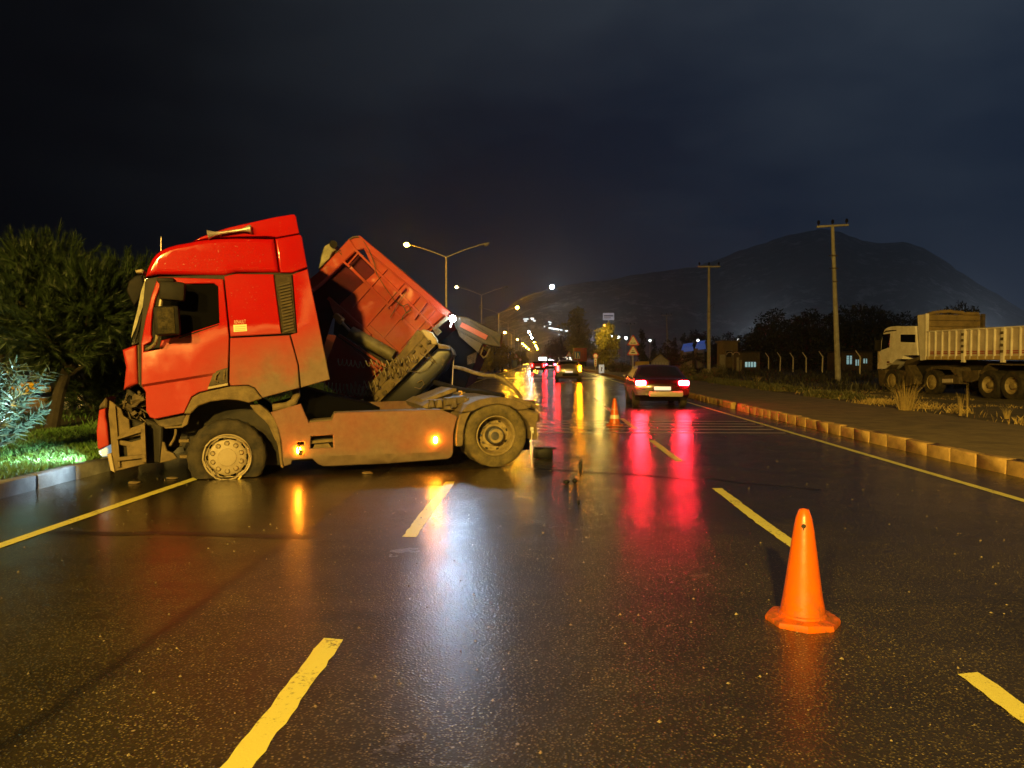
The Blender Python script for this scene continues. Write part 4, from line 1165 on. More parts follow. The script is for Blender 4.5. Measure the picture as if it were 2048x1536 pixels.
# ================================================================== traffic cones
def cone_material():
    m, nt, b = nodes('scuffed_orange_cone_plastic')
    tc = nt.nodes.new('ShaderNodeTexCoord'); sp = nt.nodes.new('ShaderNodeSeparateXYZ'); nt.links.new(tc.outputs['Object'], sp.inputs[0])
    low = mrange(nt, sp.outputs[2], .22, .03)
    n1 = mrange(nt, tex_noise(nt, 11, 6, .7), .42, .62)
    n2 = mrange(nt, tex_noise(nt, 30, 4, .7), .58, .66)
    f = mth(nt, 'MINIMUM', mth(nt, 'ADD', mth(nt, 'MULTIPLY', n1, mth(nt, 'ADD', mth(nt, 'MULTIPLY', low, .75), .22)), mth(nt, 'MULTIPLY', n2, .16)), 1.0)
    nt.links.new(mixc(nt, f, (.72, .125, .003), (.22, .075, .02)), b.inputs['Base Color'])
    nt.links.new(mrange(nt, f, 0, 1, .28, .6), b.inputs['Roughness'])
    bump(nt, b, tex_noise(nt, 14, 3, .5), .15, .01)
    return m
M['cone'] = cone_material()
def cone(loc, rz, label, h=.69, bands=False, name='traffic_cone'):
    t = thing(name, label, 'traffic cone', loc, rz, 'traffic cones on the road')
    bm = bmesh.new()
    n = 40
    prof = [(.142, .045), (.140, .058), (.131, .064), (.126, .10), (.114, .17), (.060, h * .82), (.046, h * .93), (.030, h - .004), (.026, h), (.017, h), (.015, h - .03), (.04, h * .75)]
    lathe(bm, prof, Matrix.Identity(4), n)
    for v in bm.verts:
        k = .5 + .5 * noise.noise(v.co * 4); v.co.x += .004 * (k - .5); v.co.y += .004 * noise.noise(v.co * 5 + Vector((4, 0, 0)))
    body = fin(bm, 'cone_body', M['cone'], t, sharp=40)
    bm = bmesh.new()
    rings = []
    for r, z in ((.205, .0), (.208, .016), (.200, .034), (.165, .044), (.140, .046)):
        ring_ = []
        for k in range(48):
            a = 2 * math.pi * k / 48
            oct_ = 1.0 / max(abs(math.cos((a + R_(22.5)) % R_(45) - R_(22.5))), .9)
            rr_ = r * (oct_ * .98 if r > .16 else 1)
            ring_.append(bm.verts.new((rr_ * math.cos(a), rr_ * math.sin(a), z + (.006 * math.sin(3 * a + 1) if z > 0.01 and r > .15 else 0))))
        rings.append(ring_)
    for a, b_ in zip(rings, rings[1:]):
        for k in range(48): bm.faces.new((a[k], a[(k + 1) % 48], b_[(k + 1) % 48], b_[k]))
    bm.faces.new(rings[0][::-1])
    fin(bm, 'cone_base', M['cone'], t, sharp=40)
    return t, body
ct, cb = cone(gnd(1605, 1243), R_(12), 'plain scuffed orange traffic cone standing in the foreground')
# the hole near its top
bm = bmesh.new()
d = (CAM - ct.location); d.z = 0; d.normalize(); d = Matrix.Rotation(-R_(12), 3, 'Z') @ d
hz = .69 * .865; rad = .0545
c = Vector((d.x * (rad + .0005), d.y * (rad + .0005), hz))
m_, _ = axis_mat(c, c + Vector((d.x, d.y, .13)))
lathe(bm, [(.0, -.004), (.0125, -.004), (.014, .0015), (.0, .002)], m_, 18)
box(bm, c + Vector((d.x * .002, d.y * .002, -.018)), (.006, .004, .016), Euler((0, 0, math.atan2(d.y, d.x) + R_(90))).to_matrix())
fin(bm, 'drain_hole', M['dark'], ct, flat=True)
ct2, cb2 = cone(gnd(1229, 851), 0, 'far traffic cone with a pale reflective band near the rumble stripes', .66)
bm = bmesh.new(); lathe(bm, [(.120, .17), (.104, .26)], Matrix.Identity(4), 32); fin(bm, 'reflective_band', pbr('pale_reflective_band', (.75, .68, .5), rough=.35), ct2)
bm = bmesh.new(); lathe(bm, [(.084, .39), (.070, .46)], Matrix.Identity(4), 32); fin(bm, 'reflective_band', pbr('pale_reflective_band', (.6, .5, .38), rough=.35), ct2)

# ================================================================== cars
M['carglass'] = pbr('car_glass', (.008, .009, .011), rough=.05, coat=.4)
M['tail'] = emit('lit_tail_lamp', (1.0, .016, .035), 280)
M['tailcore'] = emit('bright_brake_lamp', (1.0, .010, .012), 60)
M['blink'] = emit('amber_indicator', (1.0, .30, .002), 190)
M['plateglow'] = emit('lit_number_plate', (1.0, .9, .75), .6)
def car(name, label, cat, loc, rz, L, Wd, H, paint, style, lamps, group=None):
    """heading +y; origin on the road under the middle of the car; style: sedan / hatch"""
    t = thing(name, label, cat, loc, rz, group)
    if style == 'sedan':
        prof = [(-.5, .30), (-.505, .55), (-.485, .66), (-.36, .695), (-.22, .985), (.03, 1.0), (.16, .96), (.29, .70), (.45, .60), (.495, .48), (.5, .28)]
    else:
        prof = [(-.49, .25), (-.5, .45), (-.49, .62), (-.455, .80), (-.42, .96), (-.30, 1.0), (.05, .98), (.17, .92), (.31, .64), (.45, .55), (.495, .42), (.5, .24)]
    prof = [(a * L, b_ * H) for a, b_ in prof] + [(.36 * L, .15 * H), (-.38 * L, .15 * H)]
    bm = bmesh.new()
    a = [bm.verts.new((-Wd / 2, y, z)) for y, z in prof]; b_ = [bm.verts.new((Wd / 2, y, z)) for y, z in prof]
    n = len(prof)
    bm.faces.new(a); bm.faces.new(b_[::-1])
    for k in range(n): bm.faces.new((a[k], b_[k], b_[(k + 1) % n], a[(k + 1) % n]))
    bmesh.ops.recalc_face_normals(bm, faces=bm.faces)
    bmesh.ops.triangulate(bm, faces=[f for f in bm.faces if len(f.verts) > 4], ngon_method='EAR_CLIP')
    for x in (-.3, -.15, 0, .15, .3):
        bmesh.ops.bisect_plane(bm, geom=bm.verts[:] + bm.edges[:] + bm.faces[:], plane_co=(x * Wd, 0, 0), plane_no=(1, 0, 0))
    for z in (.42, .60, .70, .86):
        bmesh.ops.bisect_plane(bm, geom=bm.verts[:] + bm.edges[:] + bm.faces[:], plane_co=(0, 0, z * H), plane_no=(0, 0, 1))
    def shape(v):
        z = v.z / H; x = v.x / (Wd / 2)
        s = 1 - .24 * sm(.62, 1.0, z) - .05 * sm(.4, .15, z)
        ys = 1 - .045 * abs(x) ** 3
        return Vector((v.x * s, v.y * ys, v.z - .03 * H * abs(x) ** 3 * sm(.6, 1, z)))
    for v in bm.verts: v.co = shape(v.co)
    es = [e for e in bm.edges if e.calc_length() > 0 and len(e.link_faces) == 2 and e.calc_face_angle(0) > R_(50)]
    bmesh.ops.bevel(bm, geom=es, offset=.035, segments=3, profile=.5, affect='EDGES', clamp_overlap=True)
    fin(bm, 'body', paint, t, sharp=35)
    def quad(nm, pts, mat, parent, off):
        bm = bmesh.new()
        P = [Vector(p) for p in pts]
        nrm = (shape(P[1]) - shape(P[0])).cross(shape(P[2]) - shape(P[0])).normalized()
        ns_ = 8
        lo_ = [shape(P[0].lerp(P[1], k / ns_)) for k in range(ns_ + 1)]; up_ = [shape(P[3].lerp(P[2], k / ns_)) for k in range(ns_ + 1)]
        q = lo_ + up_[::-1]; n_ = len(q)
        a = [bm.verts.new(p + nrm * off) for p in q]; b2 = [bm.verts.new(p - nrm * .02) for p in q]
        for k in range(ns_): bm.faces.new((a[k], a[k + 1], a[n_ - 2 - k], a[n_ - 1 - k]))
        for k in range(n_): bm.faces.new((a[k], a[(k + 1) % n_], b2[(k + 1) % n_], b2[k]))
        return fin(bm, nm, mat, parent, flat=True)
    if style == 'sedan':
        y1, z1, y2, z2 = -.345 * L, .73 * H, -.235 * L, .955 * H
        s1, s2, s3, s4 = -.30, .24, .13, -.20
    else:
        y1, z1, y2, z2 = -.468 * L, .70 * H, -.428 * L, .935 * H
        s1, s2, s3, s4 = -.40, .25, .13, -.37
    hw = Wd / 2
    quad('rear_window', [(-hw * .86, y1, z1), (hw * .86, y1, z1), (hw * .84, y2, z2), (-hw * .84, y2, z2)], M['carglass'], t, .012)
    for s in (-1, 1):
        q = [(s * hw, s1 * L, .70 * H), (s * hw, s2 * L, .70 * H), (s * hw, s3 * L, .92 * H), (s * hw, s4 * L, .93 * H)]
        quad('side_window', q if s > 0 else q[::-1], M['carglass'], t, .012)
        q = [(s * hw * .98, .12 * L, .70 * H)]
        bm = bmesh.new(); box(bm, (s * (hw + .08), .17 * L, .70 * H), (.17, .10, .12), None, .03); fin(bm, 'wing_mirror', paint, t)
    ty = prof[1][0]
    for s in (-1, 1):
        if style == 'sedan':
            z0, z1_, x0, x1 = .53 * H, .635 * H, .60 * hw, .97 * hw
            bm = bmesh.new(); box(bm, (s * (x0 + x1) / 2, ty + .035 + .03, (z0 + z1_) / 2), (x1 - x0, .13, z1_ - z0), None, .03)
        else:
            z0, z1_, x0, x1 = .48 * H, .74 * H, .74 * hw, .93 * hw
            bm = bmesh.new(); box(bm, (s * (x0 + x1) / 2, -.485 * L + .05, (z0 + z1_) / 2), (x1 - x0, .15, z1_ - z0), Euler((R_(-5), 0, 0)).to_matrix(), .03)
        fin(bm, 'tail_lamp', M[lamps[0 if s < 0 else 1]], t)
    bm = bmesh.new(); box(bm, (0, ty - .005, .46 * H), (.54, .03, .12), None, .004)
    fin(bm, 'number_plate', M['plateglow'] if len(lamps) > 2 else pbr('number_plate', (.75, .75, .72), rough=.4), t)
    bm = bmesh.new(); box(bm, (.12, ty + .035, .33 * H), (Wd * .62, .12, .13 * H), None, .04); fin(bm, 'rear_bumper', lamps[3] if len(lamps) > 3 else M['black'], t)
    Rw = .31
    for y in (-.31 * L, .31 * L):
        for s in (-1, 1):
            bm = bmesh.new()
            m = Matrix.Translation((s * (hw - .0), y, Rw)) @ Matrix.Rotation(R_(90) * s, 4, 'Y')
            lathe(bm, [(.20, -.22), (.29, -.22), (Rw, -.18), (Rw, -.04), (.29, .0), (.21, .0)], m, 24)
            w_ = fin(bm, 'wheel', M['tyre2'], t)
            bm = bmesh.new(); lathe(bm, [(.21, -.01), (.19, -.03), (.05, -.015), (0, -.01)], m, 18); fin(bm, 'rim', M['steel'], w_)
    return t
p_dark = pbr('dark_wet_car_paint', (.016, .010, .012), rough=.2, coat=.6)
p_silver = pbr('silver_car_paint', (.20, .19, .185), rough=.3, metal=.5, coat=.6)
p_maroon = pbr('dark_maroon_wet_car_paint', (.035, .004, .006), rough=.22, coat=.6)
p_red = pbr('red_car_paint', (.30, .02, .02), rough=.25, coat=.7)
M['bump_pale'] = pbr('pale_bumper', (.42, .36, .28), rough=.45)
car('sedan_car', 'dark maroon sedan with red tail lights lit beside the right kerb', 'car', (4.02, 27.6, 0), R_(-1.5), 4.45, 1.78, 1.42, p_maroon, 'sedan', ('tail', 'tail', 'np', M['bump_pale']), 'cars driving away down the road')
car('hatchback_car', 'silver hatchback with upright tail lights and its right indicator glowing amber', 'car', (1.95, 57, 0), 0, 4.2, 1.86, 1.56, p_silver, 'hatch', ('tailcore', 'blink', 'np'), 'cars driving away down the road')
car('compact_car', 'small red car further ahead in the middle lane', 'car', (-.45, 97.5, 0), 0, 4.1, 1.7, 1.42, p_red, 'hatch', ('tailcore', 'tailcore', 'np'), 'cars driving away down the road')
car('far_car', 'car half hidden just left of the silver hatchback, one red light showing', 'car', (1.35, 118, 0), 0, 4.3, 1.74, 1.45, p_dark, 'sedan', ('tail', 'tail', 'np'), 'cars driving away down the road')
# parked red box lorry far on the right shoulder
bt = thing('box_lorry', 'red ribbed box lorry standing by the far right kerb', 'lorry', (7.6, 150, .1))
bm = bmesh.new(); box(bm, (0, 3.2, 2.45), (2.35, 6.6, 2.6), None, .04); fin(bm, 'cargo_box', pbr('faded_red_container', (.40, .05, .035), (.28, .04, .03), 3, .5), bt)
for k in range(6):
    bm = bmesh.new(); box(bm, (-1.0 + .4 * k, -.12, 2.45), (.06, .05, 2.5)); fin(bm, 'door_rib', pbr('red_rib', (.45, .08, .05)), bt)
bm = bmesh.new(); box(bm, (0, 8.0, 1.7), (2.3, 2.2, 2.3), None, .15); fin(bm, 'cab', p_red, bt)
bm = bmesh.new(); box(bm, (0, 3.5, .85), (2.2, 8, .3)); fin(bm, 'chassis', M['dark'], bt)
for s in (-1, 1):
    bm = bmesh.new(); box(bm, (s * .9, -.1, .85), (.36, .08, .12)); fin(bm, 'tail_lamp', emit('dim_red_tail', (1, .08, .05), 6), bt)
    for y in (.9, 7.6):
        bm = bmesh.new(); cyl(bm, (s * 1.15, y, .5), (s * .8, y, .5), .5, n=20); fin(bm, 'wheel', M['tyre2'], bt)

# ================================================================== white dump trucks parked in the yard
Z0 = .17
DT = Frame(gnd(1781.7, 784, Z0), gnd(2021, 800.5, Z0))
dx = lambda px, py, w=0: DT(px, py, w)
M['dumpwhite'] = pbr('grimy_white_truck_paint', (.82, .78, .76), (.62, .57, .52), 3, .5, coat=.2)
M['bedwhite'] = pbr('grimy_white_tipper_bed', (.80, .75, .70), (.58, .53, .47), 2.2, .6)
M['bedfield'] = pbr('dusty_tipper_side_sheet', (.60, .52, .45), (.40, .33, .27), 1.6, .7)
M['stripe'] = pbr('faded_red_stripe', (.30, .045, .03), rough=.6)
dump = thing('dump_truck', 'dusty white dump truck with ribbed tipper bed parked in the dark yard on the right', 'truck', DT.p, DT.rz)
def dpl(name, pix, w0, w1, mat, bev=.02, holes=(), parent=None):
    pts = [(p.x, p.z) for p in (dx(a, b_, w0) for a, b_ in pix)]
    hs = [[(p.x, p.z) for p in (dx(a, b_, w0) for a, b_ in h)] for h in holes]
    return fin(plate(pts, w0, w1, hs, bev), name, mat, parent or dump)
cabp = [(1768, 661), (1770, 658), (1774.5, 655), (1782, 653), (1792, 652), (1830.5, 652), (1835, 710.5), (1806, 711), (1805, 718), (1792, 719), (1784, 726.5), (1769.6, 737.7), (1754.4, 738.5), (1755, 699), (1763, 680)]
dpl('cab', cabp, .06, 2.44, M['dumpwhite'], .08)
for px_, nm in (([(1766, 668.5), (1780, 667), (1778, 695), (1762.5, 700), (1763.5, 684)], 'door_window'), ([(1801, 669), (1830, 669), (1830, 685), (1801, 684)], 'sleeper_window')):
    dpl(nm, px_, .045, .07, M['glass'], .006)
dpl('roof_stripe', [(1768, 664), (1772, 661), (1792, 659.5), (1792, 661.5), (1772, 664), (1768, 666)], .04, .07, M['black'], 0)
dpl('front_bumper', [(1755, 739.5), (1770, 739), (1772, 773), (1758, 772)], .08, 2.42, M['dirtdark'], .04)
dpl('windscreen', [(1766, 662), (1768, 664), (1761, 702), (1757, 701)], .25, 2.25, M['glass'], .02)
dpl('indicator_lamp', [(1773.5, 722.5), (1778, 722.5), (1778, 726), (1773.5, 726)], .03, .08, pbr('dark_red_lens', (.1, .02, .015)), .004)
dpl('step_edge', [(1773, 728.5), (1781, 725.5), (1781.5, 727.5), (1774, 731)], .02, .1, M['hub'], .004)
bm = bmesh.new(); box(bm, dx(1755.5, 691, -.1), (.10, .30, .5), None, .04); tube(bm, [dx(1759, 700, 0), dx(1754, 695, -.1)], .02, 6); fin(bm, 'wing_mirror', M['black'], dump)
bm = bmesh.new(); tube(bm, [dx(1757, 704, -.02), dx(1758, 712, -.02), dx(1757, 724, -.02)], .02, 6); fin(bm, 'grab_handle', M['hub'], dump)
dpl('fender', [(1784, 727), (1793, 727), (1798, 740), (1800, 765), (1812, 772), (1812, 745), (1807, 728), (1812, 720), (1835, 714), (1835, 720), (1815, 730), (1828, 752), (1828, 768), (1800, 775), (1795, 750), (1788, 737), (1776, 737), (1770, 739)], .10, .5, M['dirtdark'], .02)
dpl('chassis', [(1776, 740), (1840, 722), (2060, 722), (2120, 722), (2120, 752), (1780, 764)], .75, 1.75, M['dark'], .02)
dpl('battery_box', [(1879, 752), (1917, 748), (1919, 768), (1881, 769)], .12, .5, M['dirtdark'], .03)
dpl('box_plate', [(1884, 758), (1905, 757.5), (1905, 765), (1884, 765.5)], .10, .14, M['bedfield'], .006)
dpl('air_tank', [(1924, 742), (1958, 740), (1956, 760), (1942, 765), (1926, 763)], .2, .7, M['dirtdark'], .03)
dpl('mudguard', [(1850, 740), (1862, 733), (1885, 731), (1912, 735), (1916, 752), (1910, 752), (1900, 740), (1866, 738), (1856, 748)], .05, .65, M['dirtdark'], .03)
dpl('mudguard_rail', [(1960, 748), (1968, 733), (1978, 727), (2090, 729), (2090, 732), (1978, 730), (1971, 736), (1964, 749)], .05, .6, M['dirtdark'], .01)
# bed built in the truck's own metres
uh0, uh1 = dx(1834, 700).x, dx(1853.5, 700).x
zb = dx(1853, 718.5).z; zt = dx(1853, 662.5).z; zh = dx(1842, 629).z
UB = uh1 + 6.6
bm = plate([(uh1, zb), (UB, zb), (UB, zt), (uh1, zt)], .0, .05, (), .006); fin(bm, 'bed_side', M['bedfield'], dump)
bm = plate([(uh1, zb), (UB, zb), (UB, zt), (uh1, zt)], 2.45, 2.50, (), .006); fin(bm, 'bed_side', M['bedfield'], dump)
bm = plate([(uh0 - .02, zh - .01), (uh1, zh), (uh1, zb - .03), (dx(1840, 721).x, zb - .05)], .0, .08, (), .008); fin(bm, 'headboard_side', M['bedwhite'], dump)
bm = plate([(uh1 - .08, zh + .02), (uh1 + .02, zh + .02), (uh1 + .02, zb - .02), (uh1 - .08, zb - .02)], -.06, .06, (), .008); fin(bm, 'headboard_post', M['bedwhite'], dump)
bm = plate([(uh0 + .02, zh - .02), (uh0 + .10, zh - .02), (uh0 + .26, zb), (uh0 + .2, zb)], .1, 2.46, (), .008); hbd = fin(bm, 'headboard', M['bedwhite'], dump)
M['plank'] = pbr('weathered_brown_bed_planks', (.26, .185, .08), (.15, .105, .048), 3, .8)
for k in range(7):
    z0 = zb + .05 + (zh - zb - .06) * k / 7
    bm = bmesh.new(); box(bm, (uh1 - .09 - .012 * k, 1.27, z0 + (zh - zb) / 14), (.06, 2.36, (zh - zb) / 7 - .02), None, .01); fin(bm, 'plank', M['plank'], hbd)
bm = bmesh.new()
for k in range(26):
    s_ = k / 25; box(bm, (uh1 - .12, .2 + 2.1 * s_, zh + .02 + .09 * math.sin(math.pi * min(1, s_ * 1.3)) + .015 * rnd.random()), (.14, .12, .12), Euler((rnd.uniform(-.4, .4), rnd.uniform(-.4, .4), 0)).to_matrix(), .02)
fin(bm, 'folded_cover', M['plank'], dump)
bm = plate([(uh1 - .12, zh + .02), (uh1 + .02, zh + .02), (uh1 + .02, zb), (uh1 - .12, zb)], 2.44, 2.56, (), .008); fin(bm, 'headboard_post', M['dirtdark'], dump)
bm = bmesh.new(); box(bm, ((uh1 + UB) / 2, 1.25, zb + .02), (UB - uh1, 2.5, .10)); fin(bm, 'bed_floor', M['bedwhite'], dump)
bm = bmesh.new(); box(bm, (UB + .04, 1.25, (zb + zt) / 2), (.08, 2.5, zt - zb)); fin(bm, 'tailgate', M['bedwhite'], dump)
bm = plate([(uh1 + .03, zb - .02), (UB, zb - .02), (UB, zb + .12), (uh1 + .03, zb + .12)], -.05, .0, (), .01); fin(bm, 'bottom_rail', pbr('muddy_yellow_rail', (.50, .36, .13), (.34, .25, .12), 3, .6), dump)
bm = plate([(uh1 + .03, zt - .05), (UB, zt - .05), (UB, zt + .01), (uh1 + .03, zt + .01)], -.05, .0, (), .01); fin(bm, 'top_rail', M['bedwhite'], dump)
n_rib = 16
for k in range(n_rib):
    u = uh1 + .12 + k * .40
    wide = k in (5, 10, 15)
    bm = plate([(u, zb - (.12 if wide else 0)), (u + (.17 if wide else .075), zb - (.12 if wide else 0)), (u + (.17 if wide else .075), zt), (u, zt)], -.055 if not wide else -.09, .0, (), .012)
    fin(bm, 'bed_post' if wide else 'bed_rib', M['bedwhite'], dump)
    if wide:
        for q in range(4):
            bm = bmesh.new(); box(bm, (u + .085, -.10, zb + .28 + q * .22), (.12, .04, .10), None, .01); fin(bm, 'hinge_block', M['dirtdark'], dump)
for k in range(n_rib - 1):
    u = uh1 + .215 + k * .40 + (.09 if k in (5, 10, 15) else 0)
    for dz in (.20, .27):
        bm = plate([(u, zb + dz), (uh1 + .10 + (k + 1) * .40, zb + dz), (uh1 + .10 + (k + 1) * .40, zb + dz + .045), (u, zb + dz + .045)], -.004, .0, (), 0); fin(bm, 'red_stripe', M['stripe'], dump, flat=True)
def truck_wheel(u, w, Rw=.52, front=False):
    c = Vector((u, w + .02, Rw - .01))
    m = ymat(c)
    bm = bmesh.new()
    wd = .31 if front else .62
    lathe(bm, [(.30, -.02), (.33, 0), (.44, .012), (.49, .0), (Rw, -.05), (Rw, -wd + .05), (.49, -wd), (.3, -wd)], m, 36)
    t_ = fin(bm, 'wheel', M['tyre2'], dump, sharp=40)
    bm = bmesh.new()
    if front: lathe(bm, [(.305, -.01), (.29, -.04), (.24, -.03), (.2, .0), (.1, .05), (0, .06)], m, 28)
    else: lathe(bm, [(.305, -.01), (.285, -.03), (.25, -.17), (.18, -.19), (.13, -.17), (.12, -.05), (.0, -.03)], m, 28)
    fin(bm, 'rim', M['rim'], t_, sharp=35)
    return t_
us = [0.0, dx(1861.7, 765).x, dx(1974.6, 768).x, dx(2021, 770).x]
for k, u in enumerate(us):
    a = truck_wheel(u, 0, front=k < 2)
    b2 = copy_tree(a, dump); b2.location.y = 1.9
# ================================================================== utility poles
M['conc'] = pbr('stained_concrete_pole', (.42, .40, .37), (.25, .23, .20), 3, .8, bmp=.3, bs=12)
def utility(px, pyb, pyt, y, label, steps=False, zb_=.15, arm=2.0):
    b_ = at_y(px[0], 719, y); tp = at_y(px[1], pyt, y)
    t = thing('utility_pole', label, 'utility pole', (b_.x, y, zb_), 0, 'concrete utility poles on the right')
    h = tp.z - zb_; lean = tp.x - b_.x
    bm = bmesh.new(); cyl(bm, (0, 0, 0), (lean, 0, h), .19, .10, 10); fin(bm, 'pole_shaft', M['conc'], t)
    bm = bmesh.new(); box(bm, (lean, -.02, h - .06), (arm, .14, .13), Euler((0, R_(-3 if steps else 0), 0)).to_matrix(), .015); fin(bm, 'cross_arm', M['conc'], t)
    for s in (-1, 0, 1):
        x = lean + s * (arm / 2 - .12); z = h + .0 + (s * .05 if steps else 0)
        bm = bmesh.new(); lathe(bm, [(.03, 0), (.035, .10), (.09, .11), (.075, .17), (.10, .18), (.08, .24), (.09, .25), (.06, .33), (0, .36)], Matrix.Translation((x, -.02, z)), 12)
        fin(bm, 'insulator', M['black'], t)
    if steps:
        for k, (z, ln) in enumerate(((h - 1.95, .34), (h - 2.75, .34), (h - 3.6, .1))):
            bm = bmesh.new(); cyl(bm, (lean * z / h - ln, -.08, z), (lean * z / h + ln * .8, -.08, z - .03), .022, n=6); box(bm, (lean * z / h, -.1, z), (.3, .08, .08)); fin(bm, 'step_iron', M['dirtdark'], t)
    else:
        bm = bmesh.new(); box(bm, (lean * .68 - .0, -.12, h * .58), (.34, .1, .06)); tube(bm, [(lean * .7, -.12, h * .62), (lean + .5, -.12, h * .66), (lean + .35, -.12, h * .6)], .02, 5); fin(bm, 'bracket', M['dirtdark'], t)
    return t
utility((1677, 1665), 755, 450, 50.0, 'tallest leaning concrete utility pole near the white truck, with three insulators', True)
utility((1418, 1418), 745, 532, 71.0, 'upright concrete utility pole between the palm and the gate pillars')
utility((1337, 1333), 718, 630, 147.0, 'slim utility pole rising behind the little hut')
utility((1262, 1261), 735, 649, 182.0, 'far utility pole with a flat cross arm behind the warning signs')

# ================================================================== road signs
M['signred'] = pbr('sign_red', (.62, .035, .05), rough=.35)
M['signwhite'] = pbr('sign_white', (.82, .78, .72), rough=.35)
M['signblack'] = pbr('sign_black', (.015, .015, .015), rough=.4)
M['signblue'] = pbr('sign_blue', (.03, .16, .55), rough=.35)
def tri(bm, s, y, cz, cx=0):
    h = s * .866
    r = s * .09
    pts = []
    for (px_, pz), a0 in (((-s / 2, -h / 3), 210), ((s / 2, -h / 3), 330), ((0, h * 2 / 3), 90)):
        cxx, czz = px_ * .86, pz * .86
        for d_ in (-40, 0, 40):
            a = R_(a0 + d_); pts.append((cx + cxx + r * math.cos(a), cz + czz + r * math.sin(a)))
    # order counter-clockwise
    pts.sort(key=lambda p: math.atan2(p[1] - cz, p[0] - cx))
    vs = [bm.verts.new((p[0], y, p[1])) for p in pts]; vb = [bm.verts.new((p[0], y + .02, p[1])) for p in pts]
    bm.faces.new(vs); bm.faces.new(vb[::-1])
    n = len(vs)
    for k in range(n): bm.faces.new((vs[k], vb[k], vb[(k + 1) % n], vs[(k + 1) % n]))
def sign_post(t, h, x=0):
    bm = bmesh.new(); cyl(bm, (x, .03, 0), (x, .03, h), .035, n=8); fin(bm, 'post', M['pole'], t)
def tri_sign(t, s, cz, pict, x=0):
    bm = bmesh.new(); tri(bm, s, -.02, cz, x); p = fin(bm, 'sign_plate', M['signred'], t, flat=True)
    bm = bmesh.new(); tri(bm, s * .74, -.027, cz, x); fin(bm, 'sign_face', M['signwhite'], p, flat=True)
    if pict:
        bm = bmesh.new()
        for q in pict:
            vs = [bm.verts.new((x + a * s, -.031, cz + b_ * s)) for a, b_ in q]; bm.faces.new(vs)
        bmesh.ops.triangulate(bm, faces=bm.faces[:])
        fin(bm, 'pictogram', M['signblack'], p, flat=True)
y = 66.0
t = thing('warning_sign', 'two red and white warning triangles stacked on one post by the right kerb', 'road sign', (at_y(1266, 719, y).x, y, .2))
sign_post(t, 3.3)
zc = lambda py, yy: CAM.z + (719 - py) / F * yy - .2
bumps = [[(-.24, -.16), (.24, -.16), (.24, -.12), (.21, -.10), (.15, -.08), (.06, -.13), (-.06, -.13), (-.15, -.08), (-.21, -.10), (-.24, -.12)]]
veh = [[(-.10, .04), (.10, .04), (.10, .08), (-.10, .08)], [(-.17, -.15), (.17, -.15), (.17, -.10), (.10, -.05), (.02, -.09), (-.08, -.05), (-.17, -.09)]]
tri_sign(t, .98, zc(683.5, y), bumps)
tri_sign(t, .98, zc(703.0, y) + .0, veh)
t.children[1].location.z += .0
def round_sign(x, y, r, z, label, extra=None):
    t = thing('round_sign', label, 'road sign', (x, y, .15))
    sign_post(t, z + r)
    bm = bmesh.new(); cyl(bm, (0, .0, z), (0, -.02, z), r, n=28); p = fin(bm, 'sign_plate', M['signred'], t)
    bm = bmesh.new(); cyl(bm, (0, -.021, z), (0, -.026, z), r * .76, n=28); fin(bm, 'sign_face', M['signwhite'], p)
    if extra:
        bm = bmesh.new(); box(bm, (0, -.01, z - r - extra / 2 - .03), (r * 1.05, .03, extra), None, .01); q = fin(bm, 'panel', M['signwhite'], t)
        bm = bmesh.new()
        for k in range(3): box(bm, (0, -.028, z - r - extra * (.25 + .25 * k)), (r * .55, .004, extra * .12), Euler((0, .5, 0)).to_matrix())
        fin(bm, 'panel_marks', M['signred'], q)
    return t
round_sign(at_y(1191, 719, 106).x, 106, .34, 1.95, 'round pink faced sign above a tall narrow panel beside the yellow lit tree', 1.1)
round_sign(at_y(985.5, 719, 104).x, 104, .38, 2.0, 'round sign with a small white panel among the median bushes', .6)
# kerb end marker board
y = 80
t = thing('marker_board', 'white marker board standing low by the side road kerb', 'marker board', (at_y(1203, 719, y).x, y, 0))
bm = bmesh.new(); box(bm, (0, 0, .62), (.55, .06, .90), None, .02); fin(bm, 'board', emit('glowing_white', (.95, 1, 1), .25, (.8, .82, .8)), t)  # board glows by itself to imitate light on it
bm = bmesh.new(); cyl(bm, (-.2, .03, 0), (-.2, .03, .3), .03, n=6); cyl(bm, (.2, .03, 0), (.2, .03, 1.4), .025, n=6); fin(bm, 'post', M['pole'], t)
bm = bmesh.new(); box(bm, (.02, -.034, .72), (.16, .006, .14)); box(bm, (0, -.034, .50), (.10, .006, .22)); fin(bm, 'board_mark', M['signblack'], t)
# blue crossing sign and others near the silver car
def blue_sign(x, y, s, z, label):
    t = thing('crossing_sign', label, 'road sign', (x, y, .1)); sign_post(t, z + s / 2)
    bm = bmesh.new(); box(bm, (0, -.01, z), (s, .03, s * 1.2), None, .02); p = fin(bm, 'sign_plate', M['signblue'], t)
    bm = bmesh.new(); box(bm, (-.33 * s, -.03, z), (.13 * s, .006, s)); box(bm, (.05 * s, -.03, z - .02), (.15 * s, .006, s * .8)); box(bm, (.25 * s, -.03, z - .1 * s), (.12 * s, .006, s * .8), Euler((0, R_(-18), 0)).to_matrix()); box(bm, (0, -.03, z - .55 * s), (s, .006, .08))
    fin(bm, 'sign_mark', M['signwhite'], p)
blue_sign(at_y(1153, 719, 148).x + .15, 148, 1.15, 2.35, 'blue and white crossing sign above the silver hatchback')
blue_sign(at_y(1016.5, 719, 150).x, 150, 1.05, 2.4, 'blue and white sign on the median left of the dark roadside box')
def small_tri(x, y, s, z, label):
    t = thing('warning_sign', label, 'road sign', (x, y, .1)); sign_post(t, z); tri_sign(t, s, z, None)
